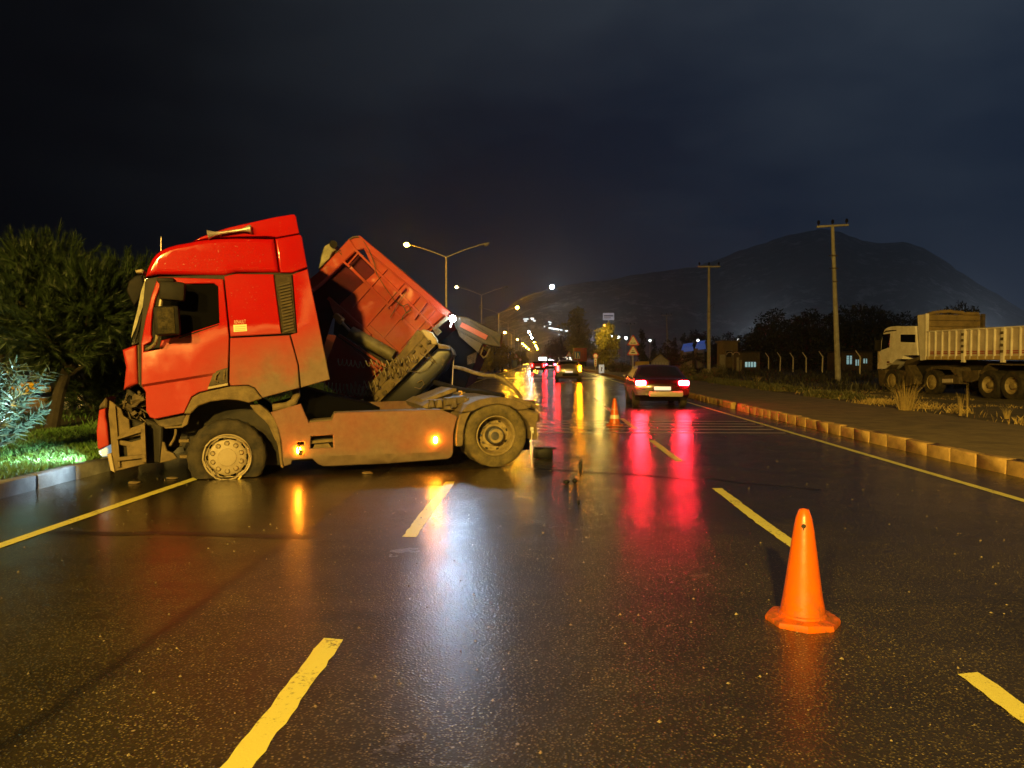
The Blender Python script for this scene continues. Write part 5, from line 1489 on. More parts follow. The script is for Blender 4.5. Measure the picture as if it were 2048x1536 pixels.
small_tri(at_y(1138, 719, 170).x, 170, 1.2, 2.6, 'white triangular sign just left of the blue crossing sign')
small_tri(at_y(1032, 719, 150).x, 150, .9, 2.1, 'small triangular sign above the dark roadside box on the median')
round_sign(at_y(1040.5, 719, 170).x, 170, .34, 1.4, 'tiny round sign on the median right of the small triangle')
bm = bmesh.new(); y = 137
box(bm, (at_y(1029, 719, y).x, y, .75), (.95, .9, 1.2), None, .06); box(bm, (at_y(1029, 719, y).x, y, 1.42), (1.1, 1.0, .12), None, .03)
tag(fin(bm, 'roadside_box', pbr('blue_grey_box_paint', (.10, .15, .22), rough=.4)), 'dark blue grey roadside box at the foot of the orange lamp', 'cabinet')
# advertising board above the trees
y = 200
p = at_y(1217, 633, y)
t = thing('billboard', 'white billboard on a pole above the yellow lit tree', 'billboard', (p.x, y, 0))
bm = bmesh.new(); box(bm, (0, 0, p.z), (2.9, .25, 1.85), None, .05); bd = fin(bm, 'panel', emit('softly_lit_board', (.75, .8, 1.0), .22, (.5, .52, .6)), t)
bm = bmesh.new(); box(bm, (0, -.14, p.z + .18), (2.4, .02, .34)); fin(bm, 'faded_lettering', pbr('faded_blue_letters', (.14, .17, .25)), bd)
bm = bmesh.new(); box(bm, (-.3, -.14, p.z - .35), (1.8, .02, .2)); fin(bm, 'faded_lettering', pbr('faded_letters', (.25, .27, .34)), bd)
bm = bmesh.new(); cyl(bm, (0, .2, 0), (0, .2, p.z + 1.0), .16, n=10); fin(bm, 'post', M['pole'], t)
q = at_y(1209, 651, 108.3)
t = thing('tree_lamp', 'orange street lamp half hidden in the top of the yellow lit tree', 'street lamp', (q.x, 108.3, 0))
bm = bmesh.new(); cyl(bm, (0, .25, 0), (0, .25, q.z + .1), .07, .05, 8); tube(bm, [(0, .25, q.z), (0, .1, q.z + .25), (0, -.1, q.z + .2)], .04, 6); fin(bm, 'pole', M['pole'], t)
bm = bmesh.new(); bmesh.ops.create_uvsphere(bm, u_segments=12, v_segments=8, radius=1, matrix=Matrix.Translation((0, -.12, q.z)) @ Matrix.Diagonal((.24, .2, .2, 1))); fin(bm, 'lens', emit('orange_lens', (1, .36, .02), 1.6), t)
l = bpy.data.lights.new('tree_lamp_light', 'POINT'); l.color = (1, .62, .12); l.energy = 900; l.shadow_soft_size = .3
o = bpy.data.objects.new('tree_lamp_light', l); C.objects.link(o); o.location = (q.x - 1.0, 104.6, q.z - .6)

# lit white panels of the filling station and shops far down the road
M['lit'] = emit('lit_white_panel', (.92, 1.0, 1.0), 6)
M['litw'] = emit('lit_warm_panel', (1.0, .93, .75), 5)
for px, py, w, h, y, nm, lab in ((1085.5, 717.5, 16, 6, 260, 'M', 'bright white lit panel straight above the small red car'), (1103, 719.5, 11, 5, 275, 'M', 'lower of the two small lit panels between the red and silver cars'), (1109, 717, 7, 9, 280, 'M', 'narrow tall lit panel left of the long warm one'), (1130, 718, 27, 8, 240, 'W', 'long warm white lit panel behind the silver car roof')):
    p = at_y(px, py, y); s = y / F
    t = thing('shop_sign', lab, 'lit sign', (p.x, y, 0))
    bm = bmesh.new(); box(bm, (0, 0, p.z), (w * s, .3, h * s), None, .05); fin(bm, 'panel', M['lit'] if nm == 'M' else M['litw'], t)
    bm = bmesh.new()
    for q in (-.4, .4): cyl(bm, (q * w * s, 0, 0), (q * w * s, 0, p.z - h * s / 2 + .02), .08, n=6)
    fin(bm, 'post', M['pole'], t)
# white street globes beyond the trees on the right
for px, py, y, hh in ((1222.5, 673, 260, 0), (1237, 675, 270, 0), (1252, 676, 250, 0), (1300, 681, 150, 0), (1396, 681, 140, 0), (1476, 679, 170, 0)):
    p = at_y(px, py, y)
    t = thing('globe_lamp', 'white globe lamp on a thin pole beyond the roadside trees on the right', 'street lamp', (p.x, y, 0), 0, 'white globe lamps beyond the trees on the right')
    bm = bmesh.new(); cyl(bm, (0, 0, 0), (0, 0, p.z), .06, .04, 6); fin(bm, 'pole', M['pole'], t)
    bm = bmesh.new(); bmesh.ops.create_uvsphere(bm, u_segments=12, v_segments=8, radius=(.42 if px < 1260 else .24), matrix=Matrix.Translation((0, 0, p.z))); fin(bm, 'globe', emit('lit_globe', (.9, 1, .95), 26 if px < 1260 else 5), t)
# lights on the hillside
from mathutils.bvhtree import BVHTree
_h = bpy.data.objects['hills'].data
HB = BVHTree.FromPolygons([v_.co.copy() for v_ in _h.vertices], [tuple(p_.vertices) for p_ in _h.polygons])
def on_hill(px, py):
    d = ray(px, py).normalized()
    hit = HB.ray_cast(CAM, d)
    q = hit[0] if hit[0] is not None else CAM + d * 1150
    return q - d * 4 + Vector((0, 0, 1.0))
def hill_light(px, py, w, h, y, strength, label, group, col=(.85, .95, 1.0)):
    p = on_hill(px, py); s = p.y / F
    bm = bmesh.new(); box(bm, (0, 0, 0), (w * s, 1.2, h * s), None, .1)
    o = fin(bm, 'lit_window_row', emit('hill_light', col, strength), None, p)
    tag(o, label, 'light', group)
    return o
bm = bmesh.new(); p = on_hill(1104, 575)
bmesh.ops.create_uvsphere(bm, u_segments=16, v_segments=10, radius=3.4)
tag(fin(bm, 'hilltop_floodlight', emit('hilltop_flood', (.8, .93, 1.0), 30), None, p), 'single bright white floodlight high on the dark hill', 'light')
bm = bmesh.new(); cyl(bm, (0, 0, 0), (0, 0, 16), .5, .2, 6)
bm.free()
for px, py, w, h in ((1052, 639.5, 10, 1.6), (1051, 643.5, 6, 1.6), (1065, 640, 5, 2.2), (1069, 643, 4, 2.2), (1064, 638, 7, 1.4), (1098, 645.5, 3, 1.5), (1101, 646.5, 3, 1.5), (1100, 650, 3, 1.6), (1089, 654.5, 2, 2), (1118.0, 671, 1.6, 1.6)):
    hill_light(px, py, w, h, 545, 3.0, 'lit window row of a house on the lower hillside', 'lit windows on the lower hillside')
for k in range(9):
    hill_light(1099.5 + k * 4.2, 657.6 + k * .72, 3.4, 2.0, 548, 6.0, 'floodlight in the sloping row of lights on the lower hillside', 'sloping row of hillside floodlights')
# ================================================================== buildings and yard things on the right, far away
M['plaster'] = pbr('ochre_plaster', (.22, .165, .07), (.16, .115, .05), 2, .8)
M['greywall'] = pbr('grey_render', (.33, .29, .22), (.24, .21, .16), 2, .8)
def hut():
    y = 84; p = at_y(1320, 719, y)
    t = thing('garden_hut', 'small hut with pitched roof and open striped front', 'hut', (p.x, y, .15), R_(-12))
    s = y / F
    bm = bmesh.new(); w, d_, h = 1.9, 2.0, 1.15
    vs = [(-w / 2, 0), (w / 2, 0), (w / 2, h), (0, h + .75), (-w / 2, h)]
    bm = plate(vs, 0, d_, (), .01); fin(bm, 'wall', pbr('greyish_boards', (.32, .30, .36), (.22, .2, .26), 4, .7), t)
    for sgn in (-1, 1):
        bm = bmesh.new(); box(bm, (sgn * w * .27, d_ / 2 - .1, h + .43), (w * .66, d_ + .5, .06), Euler((0, R_(sgn * 38), 0)).to_matrix(), .01); fin(bm, 'roof', pbr('tan_roof_felt', (.30, .23, .09)), t)
    for k in range(5):
        bm = bmesh.new(); box(bm, (-.62 + k * .31, -.03, h * .5), (.10, .05, h)); fin(bm, 'board', pbr('pale_board', (.42, .40, .46)), t)
    y = 83; p = at_y(1284, 722, y)
    bm = bmesh.new(); box(bm, (0, 0, .62), (1.5, .12, 1.15), None, .02)
    t2 = thing('yellow_board', 'plain yellow board standing between warning signs and hut', 'board', (p.x, y, .2))
    fin(bm, 'board_face', pbr('yellow_board_paint', (.55, .36, .05), (.45, .3, .05), 2, .6), t2)
    bm = bmesh.new(); cyl(bm, (-.6, .1, -.1), (-.6, .1, 1.1), .04, n=6); cyl(bm, (.6, .1, -.1), (.6, .1, 1.1), .04, n=6); fin(bm, 'post', M['pole'], t2)
    # long low yellow wall by the upright pole
    p = at_y(1425, 735, 76)
    bm = bmesh.new(); box(bm, (0, 0, .35), (1.75, .15, .45), None, .02)
    o = fin(bm, 'low_wall', M['plaster'], None, (p.x, 76, .15)); tag(o, 'low yellow wall behind the upright utility pole', 'wall')
hut()
def gate():
    y = 86; a = at_y(1444.5, 719, y)
    for px, w, h, nm, lab in ((1444.5, 1.0, 2.0, 'gate_pillar', 'broad plain pillar at the left of the arched gate'), (1475.5, .42, 1.7, 'gate_pillar', 'thin pillar at the right of the arched gate')):
        p = at_y(px, 719, y); bm = bmesh.new(); box(bm, (0, 0, h / 2), (w * .62, .35, h), None, .02)
        if px > 1450: box(bm, (.35, .1, h * .42), (.2, .3, h * .84), None, .02)
        tag(fin(bm, nm, M['greywall'], None, (p.x, y, .15)), lab, 'pillar')
    t = thing('arched_gate', 'pale double arched metal frame between two pillars', 'gate', (at_y(1466, 719, y).x, y, .15))
    bm = bmesh.new()
    for s in (-1, 1):
        tube(bm, [(s * .02, 0, 1.95)] + [(s * (.36 + .34 * -math.cos(math.pi * k / 8)), 0, 1.98 + .28 * math.sin(math.pi * k / 8)) for k in range(9)] , .035, 6)
    fin(bm, 'arch', pbr('pale_gate_paint', (.62, .5, .42)), t)
    bm = bmesh.new(); cyl(bm, (0, 0, 0), (0, 0, 2.0), .04, n=6); fin(bm, 'gate_post', M['greywall'], t)
    y2 = 110; p = at_y(1461, 719, y2)
    t = thing('ochre_house', 'flat roofed ochre house with one square window behind the arched gate', 'house', (p.x, y2, .1))
    bm = bmesh.new(); box(bm, (0, 2, 2.0), (2.0, 4, 4.0)); box(bm, (0, 2, 4.05), (2.5, 4.4, .25), None, .03); fin(bm, 'wall', M['plaster'], t)
    bm = bmesh.new(); box(bm, (-.25, -.02, 2.3), (.75, .08, .9)); w_ = fin(bm, 'window', M['dark'], t)
    bm = bmesh.new()
    for q in ((-.66, 2.3, .08, 1.05), (.16, 2.3, .08, 1.05)): box(bm, (q[0], -.07, q[1]), (q[2], .06, q[3]))
    box(bm, (-.25, -.07, 2.80), (.9, .06, .08)); fin(bm, 'frame', M['greywall'], w_)
gate()
def sheds():
    for px, py, w, h, y, lab in ((1375.5, 696, 19, 9, 130, 'blue roofed shed left of the palm crown'), (1402, 691, 15, 11, 132, 'taller blue roofed shed right of the palm crown')):
        p = at_y(px, py, y); s = y / F
        t = thing('blue_shed', lab, 'shed', (p.x, y, 0))
        bm = bmesh.new(); box(bm, (0, 1.5, (p.z - h * s / 2) / 2), (w * s * .95, 3, p.z - h * s / 2)); fin(bm, 'wall', M['greywall'], t)
        bm = bmesh.new(); box(bm, (0, 1, p.z), (w * s, 4, .10), Euler((R_(-22), R_(-7), 0)).to_matrix()); box(bm, (0, -.6, p.z - .2), (w * s, .1, h * s), Euler((0, R_(-7), 0)).to_matrix())
        fin(bm, 'roof', emit('blue_glow_sheet', (.12, .25, .9), .16, (.12, .2, .6)), t)  # sheet glows faintly to imitate blue light on the roof
    # dark farm building behind the fence with lit windows
    y = 98
    for (pxs, lab) in (((1485, 1520), 'dark low building with a wide pale lit opening behind the first fence posts'), ((1684, 1745), 'dark low building with lit blue windows behind the tall pole')):
        a = at_y(pxs[0], 719, y); b_ = at_y(pxs[1], 719, y)
        t = thing('farm_building', lab, 'building', ((a.x + b_.x) / 2, y, .1))
        bm = bmesh.new(); box(bm, (0, 2.5, 1.2), (b_.x - a.x, 5, 2.4)); fin(bm, 'wall', M['dirtdark'], t)
        bm = bmesh.new(); box(bm, (0, 2.5, 2.45), (b_.x - a.x + .4, 5.4, .15)); fin(bm, 'roof', M['dark'], t)
        wins = [(1501, 729, 21, 10), ] if pxs[0] < 1500 else [(1698.5, 720, 10, 17), (1714.5, 725, 6.5, 12), (1730.5, 722, 7, 9)]
        for px, py, w, h in wins:
            p = at_y(px, py, y - .02); s = y / F
            bm = bmesh.new(); box(bm, (p.x - t.location.x, -.02, p.z - .1), (w * s, .06, h * s), None, .02); wf = fin(bm, 'window', emit('lit_cold_window', (.35, .85, .95), .32 if pxs[0] > 1500 else .4), t)
            bm = bmesh.new()
            for q in range(1, 4 if w > 15 else 2): box(bm, (p.x - t.location.x - w * s / 2 + w * s * q / (4 if w > 15 else 2), -.06, p.z - .1), (.09, .05, h * s))
            fin(bm, 'glazing_bar', M['dark'], wf)
sheds()
# fence with cranked concrete posts along the field
def fence():
    X = 28.0
    t = thing('chain_fence', 'wire fence on pale posts with bent tops along the dark field', 'fence', (X, 60, .1))
    bm = bmesh.new()
    cyl(bm, (0, 0, 0), (0, 0, 1.75), .075, .07, 6); cyl(bm, (0, 0, 1.74), (-.40, 0, 2.30), .055, .045, 6)
    o = fin(bm, 'fence_post', pbr('pale_concrete_post', (.75, .68, .56), (.6, .54, .44), 5, .8), t)
    for k in range(1, 14):
        c = o.copy(); C.objects.link(c); c.parent = t; c.location = (rnd.uniform(-.1, .1), k * 4.5 + rnd.uniform(-.2, .2), rnd.uniform(-.05, .03)); c.rotation_euler = (rnd.uniform(-.03, .03), rnd.uniform(-.04, .04), rnd.uniform(-.1, .1))
    bm = bmesh.new()
    for z in (.3, .7, 1.1, 1.5, 1.7): tube(bm, [(0, 0, z), (0, 58.5, z)], .008, 4)
    for q in (.3, .6, .9): tube(bm, [(-.4 * q, 0, 1.74 + .56 * q), (-.4 * q, 58.5, 1.74 + .56 * q)], .006, 4)
    fin(bm, 'fence_wire', M['dirtdark'], t)
    for k, (px, yy) in enumerate(((1543, 100), (1602, 92), (1663, 84))):
        pass
fence()

# ================================================================== vegetation
def leafmat(name, a, b_, rough=.6, trans=.0):
    m = pbr(name, a, b_, 2.5, rough, coord='Object', lo=.38, hi=.62)
    return m
M['bark'] = pbr('dark_bark', (.035, .028, .02), (.016, .013, .01), 6, .9, bmp=.6, bs=12)
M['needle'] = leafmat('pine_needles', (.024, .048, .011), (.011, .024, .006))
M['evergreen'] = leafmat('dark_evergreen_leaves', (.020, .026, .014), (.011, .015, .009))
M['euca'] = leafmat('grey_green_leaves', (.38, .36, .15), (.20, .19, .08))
M['yellowleaf'] = leafmat('sodium_tinted_leaves', (.28, .24, .02), (.14, .125, .015))  # yellow lamp light that is missing there is put into the leaf colour
M['olea'] = leafmat('oleander_leaves', (.085, .125, .085), (.045, .075, .048), .4)
M['grass'] = leafmat('short_green_grass', (.07, .17, .02), (.04, .10, .014), .6)
M['dry'] = pbr('dry_straw', (.42, .31, .11), (.28, .2, .07), 9, .8)
M['weed'] = leafmat('roadside_weeds', (.085, .085, .03), (.05, .05, .02))

def leaf_cloud(pts, size, r, elong=1.6, fold=True):
    """pts: list of (centre, outward) ; small bent leaf quads"""
    v, f = [], []
    for c, o_ in pts:
        s = size * r.uniform(.6, 1.3)
        d = (Vector((r.gauss(0, 1), r.gauss(0, 1), r.gauss(0, 1))) + o_ * 1.2).normalized()
        u = d.cross(Vector((r.gauss(0, 1), r.gauss(0, 1), r.gauss(0, 1)))).normalized()
        k = len(v)
        v += [tuple(c), tuple(c + d * s * elong * .5 + u * s * .35), tuple(c + d * s * elong), tuple(c + d * s * elong * .5 - u * s * .35)]
        f.append((k, k + 1, k + 2, k + 3))
    return v, f
def crown_pts(blobs, n, r, shell=.55):
    vol = [b_[1].x * b_[1].y * b_[1].z for b_ in blobs]; tot = sum(vol)
    out = []
    for (c, rad), w in zip(blobs, vol):
        for k in range(max(8, int(n * w / tot))):
            d = Vector((r.gauss(0, 1), r.gauss(0, 1), r.gauss(0, 1))).normalized()
            q = shell + (1 - shell) * r.random() ** .5 if r.random() < .8 else r.random()
            q *= 1 + .22 * noise.noise(d * 2.3 + c)
            out.append((c + Vector((d.x * rad.x, d.y * rad.y, d.z * rad.z)) * q, d))
    return out
def blobs_for(h, w, base, r, n, shape):
    bl = []
    for k in range(n):
        t = r.random()
        z = base + (h - base) * (.12 + .80 * t)
        if shape == 'round': ww = w * .5 * math.sqrt(max(.05, 1 - (2 * t - .85) ** 2 * .8))
        elif shape == 'cone': ww = w * .5 * (1.0 - t) + .1
        else: ww = w * .5 * (.55 + .45 * math.sin(math.pi * min(1, t * 1.15)))
        a = r.uniform(0, 2 * math.pi); q = ww * r.uniform(.15, .78)
        s = w * r.uniform(.13, .24) * (1.15 - .5 * t)
        bl.append((Vector((q * math.cos(a), q * math.sin(a), z)), Vector((s, s, s * r.uniform(.7, 1.1)))))
    return bl
def tree_meshes(h, w, base, seed, n, leaf, mat, nb=22, shape='round'):
    r = random.Random(seed)
    bl = blobs_for(h, w, base, r, nb, shape)
    v, f = leaf_cloud(crown_pts(bl, n, r), leaf, r)
    me = bpy.data.meshes.new('crown'); me.from_pydata(v, [], f); me.materials.append(mat)
    bm = bmesh.new()
    tr_ = w * .035 + .05
    tube(bm, [(0, 0, -.1), (.05 * w * r.uniform(-1, 1), .03, base * .6), (.04 * w * r.uniform(-1, 1), 0, base + (h - base) * .4), (0, 0, h * .85)], tr_, 8, r1=tr_ * .25)
    for c, rad in bl[::3]:
        z0 = min(c.z - .15 * h, base + (h - base) * .5)
        tube(bm, [(0, 0, max(base * .5, z0)), tuple(Vector((c.x * .5, c.y * .5, (c.z + z0) / 2 + .05))), tuple(c)], tr_ * .38, 5, r1=tr_ * .1)
    tm = fin(bm, 'trunk', M['bark']); d = tm.data; bpy.data.objects.remove(tm)
    return me, d
def plant_tree(meshes, name, label, loc, sc_=1.0, rz=0, group=None, cat='tree', sx=None):
    t = thing(name, label, cat, loc, rz, group)
    t.scale = (sx or sc_, sx or sc_, sc_)
    newobj('trunk', meshes[1], None, t); newobj('crown', meshes[0], None, t)
    return t
# dark belt of trees beyond the fence
belt = [tree_meshes(9.0, 7.0, .6, s, 5200, .30, M['evergreen'], 34) for s in (11, 12, 13)]
bl_ = [(1497, 665, 118), (1521, 648, 116), (1543, 617, 112), (1570, 640, 110), (1593, 632, 114), (1616, 618, 108), (1640, 625, 112), (1668, 628, 106), (1700, 610, 108), (1724, 606, 104), (1750, 612, 108), (1778, 622, 104), (1806, 624, 110), (1838, 634, 104), (1432, 672, 135), (1455, 664, 138), (1478, 672, 130), (1896, 612, 78), (1921, 603, 80), (1945, 614, 78)]
for i, (px, py, y) in enumerate(bl_):
    p = at_y(px, py, y); s = (p.z + .2) / 9.2
    last = i >= 17
    plant_tree(belt[i % 3], 'belt_tree', ('left', 'middle', 'right')[max(0, i - 17)] + ' of three dark rounded trees above the white truck headboard' if last else 'dark bushy evergreen in the belt beyond the wire fence', (p.x, y, 0), s, i * 1.7, 'dark trees above the white truck' if last else 'dark evergreens in the belt beyond the fence', sx=s * (1.0 if not last else .55))
# distant conifers behind the blue roofs
con = tree_meshes(9, 2.6, .5, 21, 1800, .26, M['evergreen'], 22, 'cone')
for i, (px, py, y) in enumerate(((1284, 651, 118), (1308, 674, 150), (1368, 662, 150), (1376, 668, 152), (1384, 656, 148), (1393, 655, 154), (1401, 662, 150), (1409, 658, 152), (1350, 672, 155))):
    p = at_y(px, py, y)
    lab = 'lone dark cypress right of the two warning triangles' if i == 0 else 'slim dark conifer in the row behind the blue sheds'
    plant_tree(con, 'conifer', lab, (p.x, y, 0), p.z / 9, i, None if i == 0 else 'slim conifers behind the blue sheds')
br_ = tree_meshes(4.2, 5.5, .2, 31, 2600, .22, leafmat('brownish_leaves', (.05, .032, .014), (.03, .02, .01)), 24)
for i, (px, py, y, s_, lab) in enumerate(((1335, 690, 96, 1.0, 'brownish rounded shrub tree behind the little hut'), (1318, 702, 98, .75, 'smaller brownish shrub just left behind the hut'))):
    p = at_y(px, 719, y); plant_tree(br_, 'shrub_tree', lab, (p.x, y, 0), s_ * .85, i)
# roadside trees on the right
eu = tree_meshes(12.5, 8.0, 1.2, 41, 6500, .34, M['euca'], 34, 'round')
p = at_y(1157, 719, 175); plant_tree(eu, 'eucalyptus_tree', 'large grey green tree with loose crown behind the red box lorry', (p.x, 175, 0), 1.08, .4)
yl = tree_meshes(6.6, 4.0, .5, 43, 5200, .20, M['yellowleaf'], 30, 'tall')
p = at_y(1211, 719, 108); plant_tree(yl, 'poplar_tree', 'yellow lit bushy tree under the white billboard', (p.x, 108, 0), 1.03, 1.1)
og = tree_meshes(9, 7.5, .8, 47, 2600, .36, leafmat('sodium_orange_leaves', (.10, .065, .03), (.06, .04, .02)), 26)  # sodium light on the far row is put into the leaf colour
for i, (px, y, s_) in enumerate(((1112, 250, 1.0), (1102, 330, 1.0), (1124, 215, .95), (1094, 420, 1.0))):
    p = at_y(px, 719, y); plant_tree(og, 'roadside_tree', ('second nearest', 'third nearest', 'nearest', 'farthest')[i] + ' brown orange tinted tree in the far row along the right of the road', (p.x, y, 0), s_, i * 2.1, 'far roadside trees on the right')
# median shrubs down the road
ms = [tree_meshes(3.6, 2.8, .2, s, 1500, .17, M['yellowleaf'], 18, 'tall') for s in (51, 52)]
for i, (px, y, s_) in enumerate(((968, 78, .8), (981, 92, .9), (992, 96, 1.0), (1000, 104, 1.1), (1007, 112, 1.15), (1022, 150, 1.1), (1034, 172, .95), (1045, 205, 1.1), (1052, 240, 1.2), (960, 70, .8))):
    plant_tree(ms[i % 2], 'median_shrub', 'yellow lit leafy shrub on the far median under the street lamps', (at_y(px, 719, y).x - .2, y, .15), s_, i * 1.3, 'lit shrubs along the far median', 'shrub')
# palms
def palm(label, loc, trunk_h, fr, n, mat, sc_=1.0):
    t = thing('palm_tree', label, 'tree', loc)
    bm = bmesh.new(); tube(bm, [(0, 0, -.1), (.03, 0, trunk_h * .5), (0, 0, trunk_h)], .2 * sc_, 8, r1=.14 * sc_); fin(bm, 'trunk', M['bark'], t)
    r = random.Random(int(loc[1] * 10))
    for k in range(n):
        a = 2 * math.pi * k / n + r.uniform(-.2, .2); el = r.uniform(-.1, 1.25)
        v, f = [], []
        for q in range(8):
            tt = q / 7; rad = fr * tt * math.cos(el) * .98; z = trunk_h + fr * (math.sin(el) * tt - .55 * tt * tt)
            c = Vector((rad * math.cos(a), rad * math.sin(a), z)); sd = Vector((-math.sin(a), math.cos(a), 0))
            for s in (-1, 1):
                k0 = len(v); ln = fr * .30 * math.sin(math.pi * (.12 + .8 * tt))
                tip = c + sd * s * ln + Vector((math.cos(a), math.sin(a), 0)) * ln * .6 - Vector((0, 0, ln * .35))
                v += [tuple(c), tuple(c + Vector((math.cos(a), math.sin(a), .2)) * fr * .07), tuple(tip)]; f.append((k0, k0 + 1, k0 + 2))
        pyd('frond', v, f, mat, t)
palm('low feathery palm in front of the blue sheds', (at_y(1388, 719, 76).x, 76, .1), 1.5, 1.7, 26, leafmat('palm_fronds', (.055, .05, .02), (.03, .03, .014)))
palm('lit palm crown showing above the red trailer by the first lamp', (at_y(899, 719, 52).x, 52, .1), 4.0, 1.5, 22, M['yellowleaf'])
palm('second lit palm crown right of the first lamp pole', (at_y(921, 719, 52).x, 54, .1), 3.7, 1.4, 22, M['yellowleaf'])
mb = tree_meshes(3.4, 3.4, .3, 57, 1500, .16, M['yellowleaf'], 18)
for i, (px, y, s_) in enumerate(((938, 60, .95), (950, 64, .9))):
    plant_tree(mb, 'median_bush', ('nearer', 'farther')[i] + ' of two median bushes peeking over the tipped trailer flank', (at_y(px, 719, y).x, y, .15), s_, i, 'bushes peeking over the trailer', 'shrub')

# the stone pine at the left, built of needle shoots
def pine(name, label, loc, h, w, base, nshoot, seed, lean=(0, 0), needle=.13, sh_len=.30, nn=34):
    t = thing(name, label, 'tree', loc)
    r = random.Random(seed)
    bm = bmesh.new()
    top = Vector((lean[0], lean[1], base + (h - base) * .35))
    tube(bm, [(0, 0, -.1), tuple(Vector((lean[0] * .25, 0, base * .5))), tuple(Vector((lean[0] * .6, 0, base))), tuple(top)], .15, 9, r1=.06)
    limbs = []
    for k in range(15):
        a = r.uniform(0, 2 * math.pi); e = r.uniform(.15, 1.0)
        st_ = Vector((lean[0] * .6, 0, base * r.uniform(.75, 1.1)))
        en = Vector((lean[0] * .7 + w * .42 * math.cos(a) * math.cos(e * .8), w * .42 * math.sin(a) * math.cos(e * .8), base + (h - base) * (.2 + .65 * e)))
        mid = (st_ + en) / 2 + Vector((0, 0, -.12))
        tube(bm, [tuple(st_), tuple(mid), tuple(en)], .045, 5, r1=.014)
    fin(bm, 'trunk', M['bark'], t)
    v, f = [], []
    lob = []
    for k in range(26):
        a = r.uniform(0, 2 * math.pi); tt = r.random()
        z = base + (h - base) * (.10 + .72 * tt); q = w * .5 * r.uniform(.2, .78) * (1 - .55 * max(0, tt - .45))
        lob.append((Vector((lean[0] * .7 + q * math.cos(a), q * math.sin(a), z)), w * r.uniform(.13, .20)))
    for k in range(nshoot):
        c, rad = lob[r.randrange(len(lob))]
        d = Vector((r.gauss(0, 1), r.gauss(0, 1), r.gauss(0.35, 1))).normalized()
        p0 = c + d * rad * r.uniform(.75, 1.0)
        ax = (d * 1.0 + Vector((0, 0, .5)) + Vector((r.gauss(0, .3), r.gauss(0, .3), r.gauss(0, .2)))).normalized()
        L_ = sh_len * r.uniform(.6, 1.25)
        for q in range(nn):
            s = r.random() ** .8
            o_ = p0 + ax * L_ * s
            a = Vector((r.gauss(0, 1), r.gauss(0, 1), r.gauss(0, 1)))
            a = (a - ax * a.dot(ax)).normalized()
            nd = (ax * .95 + a * .62).normalized()
            sd = nd.cross(a).normalized() * .0065
            k0 = len(v)
            v += [tuple(o_ - sd), tuple(o_ + sd), tuple(o_ + nd * needle * r.uniform(.7, 1.15))]
            f.append((k0, k0 + 1, k0 + 2))
    o = pyd('crown', v, f, M['needle'], t); o['kind'] = 'stuff'
    return t
pb = at_y(100, 719, 15.8)
pine('pine_tree', 'broad bushy pine with leaning dark trunk left of the lorry cab', (pb.x, 15.8, .17), 3.52, 3.5, 1.45, 2600, 61, (.75, 0), .19, .40, 62)
pb = at_y(-20, 719, 17.5)
pine('pine_tree', 'pine at the left edge with bare twigs, partly out of view', (pb.x, 17.5, .17), 3.3, 3.6, 1.1, 1700, 62, (.3, 0), .19, .40, 56)
pb = at_y(285, 719, 22)
pine('pine_tree', 'lower dark pine right behind the cab windscreen', (pb.x, 22, .17), 3.9, 4.0, .8, 1200, 63, (.1, 0), .2, .42, 46)
pb = at_y(215, 719, 18.5)
pine('low_pine', 'low dark bush between the pine trunk and lorry front', (pb.x, 18.5, .12), 2.0, 2.6, .1, 700, 64, (0, 0), .18, .36, 44)
